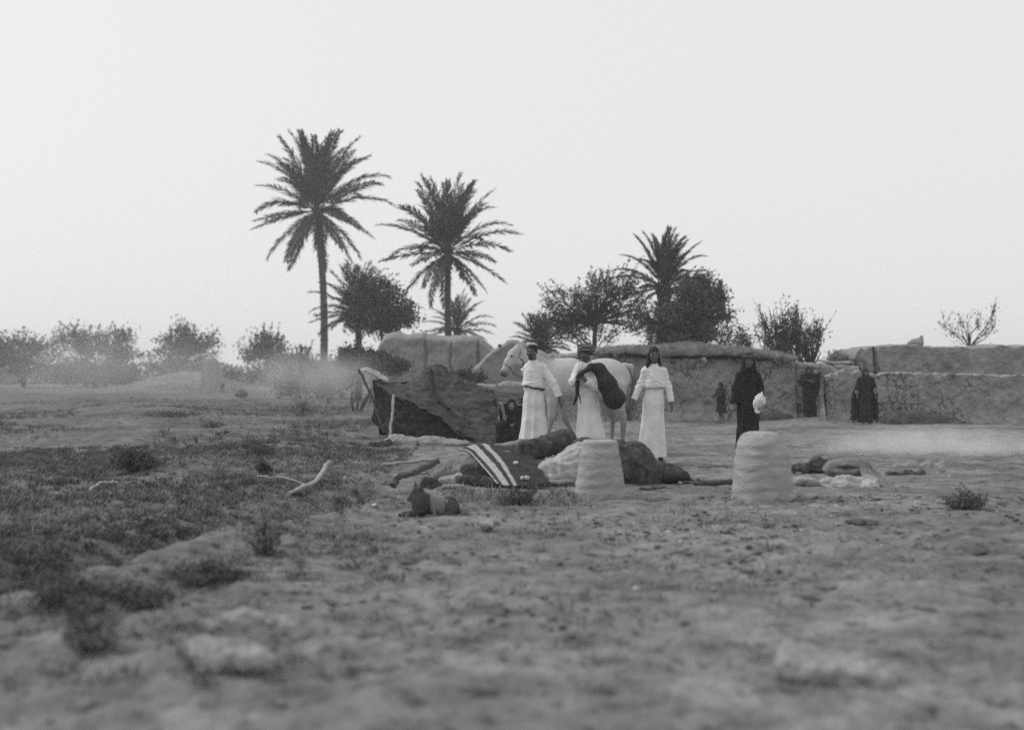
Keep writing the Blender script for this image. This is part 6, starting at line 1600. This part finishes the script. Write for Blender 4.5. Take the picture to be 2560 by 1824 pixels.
# crouching woman in the tent opening
I = person('woman in black crouching in the tent opening, one pale arm raised to her head', 1279, 22.9, 1.55,
    dict(pel=(0, 0.12, 0.22), wa=(0, 0.05, 0.36), ch=(0, -0.02, 0.55), nk=(0, -0.04, 0.72), hd=(0.0, -0.08, 0.86), sl=(-0.17, -0.02, 0.68), sr=(0.17, -0.02, 0.68), el=(-0.215, -0.26, 0.88), wl=(-0.16, -0.27, 0.655), er=(0.26, -0.12, 0.46), wr=(0.12, -0.30, 0.42),
         hl=(-0.1, 0.1, 0.2), hr=(0.1, 0.1, 0.2), kl=(-0.20, -0.25, 0.40), kr=(0.20, -0.25, 0.40), al=(-0.15, -0.15, 0.06), ar=(0.15, -0.15, 0.06), tl=(-0.16, -0.30, 0.025), tr=(0.16, -0.30, 0.025)), skin='skin_pale', body_res=0.009,
    hands={'l': dict(d=(0.15, -0.05, -1), side=(1, 0, 0), n=(0, 1, 0), curl=0.3), 'r': dict(d=(-1, -0.2, 0), side=(0, 0, 1), n=(0, 1, 0), curl=0.5)})
j = I['j']; s = SDF((-0.45, -0.5, -0.02), (0.45, 0.4, 0.75), 0.014)
s.cone(j['pel'], j['ch'], 0.20, 0.16, 0.05); s.cone(j['sl'], j['sr'], 0.08, 0.08, 0.05); s.cone(j['ch'], j['nk'] - np.array([0, 0, .05]), 0.15, 0.09, 0.05)
for q in 'lr': s.cone(j['h' + q], j['k' + q], 0.15, 0.10, 0.06); s.cone(j['k' + q], j['a' + q], 0.11, 0.11, 0.06)
s.cone(j['sr'], j['er'], 0.085, 0.075, 0.03); s.cone(j['er'], j['wr'], 0.07, 0.065, 0.03); s.cone(j['sl'], j['sl'] * 0.5 + j['el'] * 0.5, 0.085, 0.07, 0.03)
s.ell((0, -0.1, 0.15), (0.3, 0.3, 0.2), 0.1); s.above(0.01)
obj('dress', s.mesh('dress', bump=0.015, freq=6, fold=foldv(0.008, 45)), M['cloth_black'], I['root'])
veil(I, drop=0.26, spread=0.14, res=0.011)

# ------------------------------------------------------------------ smoke and haze
def volume(name, loc, size, dens, label, noise_scale=2.0, thr=0.42, aniso=0.2, rot=0.0, contrast=0.3):
    import bmesh
    bm = bmesh.new(); bmesh.ops.create_icosphere(bm, subdivisions=4, radius=1.0); me = bpy.data.meshes.new(name); bm.to_mesh(me); bm.free()
    o = bpy.data.objects.new(name, me); link(o); o.location = loc; o.scale = size; o.rotation_euler = (0, rot, 0)
    m = bpy.data.materials.new(name); m.use_nodes = True; n, l = m.node_tree.nodes, m.node_tree.links; n.clear()
    out = n.new('ShaderNodeOutputMaterial'); v = n.new('ShaderNodeVolumePrincipled'); l.new(v.outputs[0], out.inputs['Volume'])
    v.inputs['Color'].default_value = (0.90, 0.90, 0.90, 1); v.inputs['Anisotropy'].default_value = aniso
    tc = n.new('ShaderNodeTexCoord'); ln = n.new('ShaderNodeVectorMath'); ln.operation = 'LENGTH'; l.new(tc.outputs['Object'], ln.inputs[0])
    fo = n.new('ShaderNodeMapRange'); fo.inputs[1].default_value = 1.0; fo.inputs[2].default_value = 0.1; fo.interpolation_type = 'SMOOTHSTEP'; l.new(ln.outputs['Value'], fo.inputs[0])
    g_ = n.new('ShaderNodeNewGeometry')
    t = n.new('ShaderNodeTexNoise'); t.inputs['Scale'].default_value = noise_scale; t.inputs['Detail'].default_value = 3; l.new(g_.outputs['Position'], t.inputs['Vector'])
    r = n.new('ShaderNodeMapRange'); r.inputs[1].default_value = thr; r.inputs[2].default_value = thr + contrast; l.new(t.outputs[0], r.inputs[0])
    mu = n.new('ShaderNodeMath'); mu.operation = 'MULTIPLY'; l.new(r.outputs[0], mu.inputs[0]); l.new(fo.outputs[0], mu.inputs[1])
    m2 = n.new('ShaderNodeMath'); m2.operation = 'MULTIPLY'; l.new(mu.outputs[0], m2.inputs[0]); m2.inputs[1].default_value = dens; l.new(m2.outputs[0], v.inputs['Density'])
    me.materials.append(m); tag(o, label, kind='stuff')
    return o
volume('smoke', P(790, 940, 42) + Vector((0, 0, 0)), (3.4, 3.0, 1.25), 0.36, 'pale wood smoke drifting left from behind the tent', 0.9, 0.36)
volume('smoke', P(560, 930, 70), (10.0, 8.0, 2.6), 0.032, 'thin smoke hanging over the far plain before the row of trees', 0.25, 0.30)
volume('smoke', P(250, 915, 85), (11.0, 8.0, 3.6), 0.045, 'thin smoke in front of the thicket at the far left', 0.25, 0.25)
volume('smoke', P(2320, 1128, 19.5), (2.6, 1.3, 0.50), 2.6, 'low white smoke drifting over the ground at the right', 2.2, 0.36, rot=0.0)

bmv = [(-260, -8, -1.2), (260, -8, -1.2), (260, 430, -1.2), (-260, 430, -1.2), (-260, -8, 14.5), (260, -8, 14.5), (260, 430, 14.5), (-260, 430, 14.5)]
me = bpy.data.meshes.new('haze'); me.from_pydata(bmv, [], [(0, 3, 2, 1), (4, 5, 6, 7), (0, 1, 5, 4), (1, 2, 6, 5), (2, 3, 7, 6), (3, 0, 4, 7)]); me.update()
m = bpy.data.materials.new('haze'); m.use_nodes = True; m.node_tree.nodes.clear()
out = m.node_tree.nodes.new('ShaderNodeOutputMaterial'); v = m.node_tree.nodes.new('ShaderNodeVolumePrincipled')
v.inputs['Color'].default_value = (0.96, 0.96, 0.96, 1); v.inputs['Density'].default_value = 0.0012; v.inputs['Anisotropy'].default_value = 0.3
m.node_tree.links.new(v.outputs[0], out.inputs['Volume'])
tag(obj('haze', me, m), 'thin even haze in the air', kind='stuff')
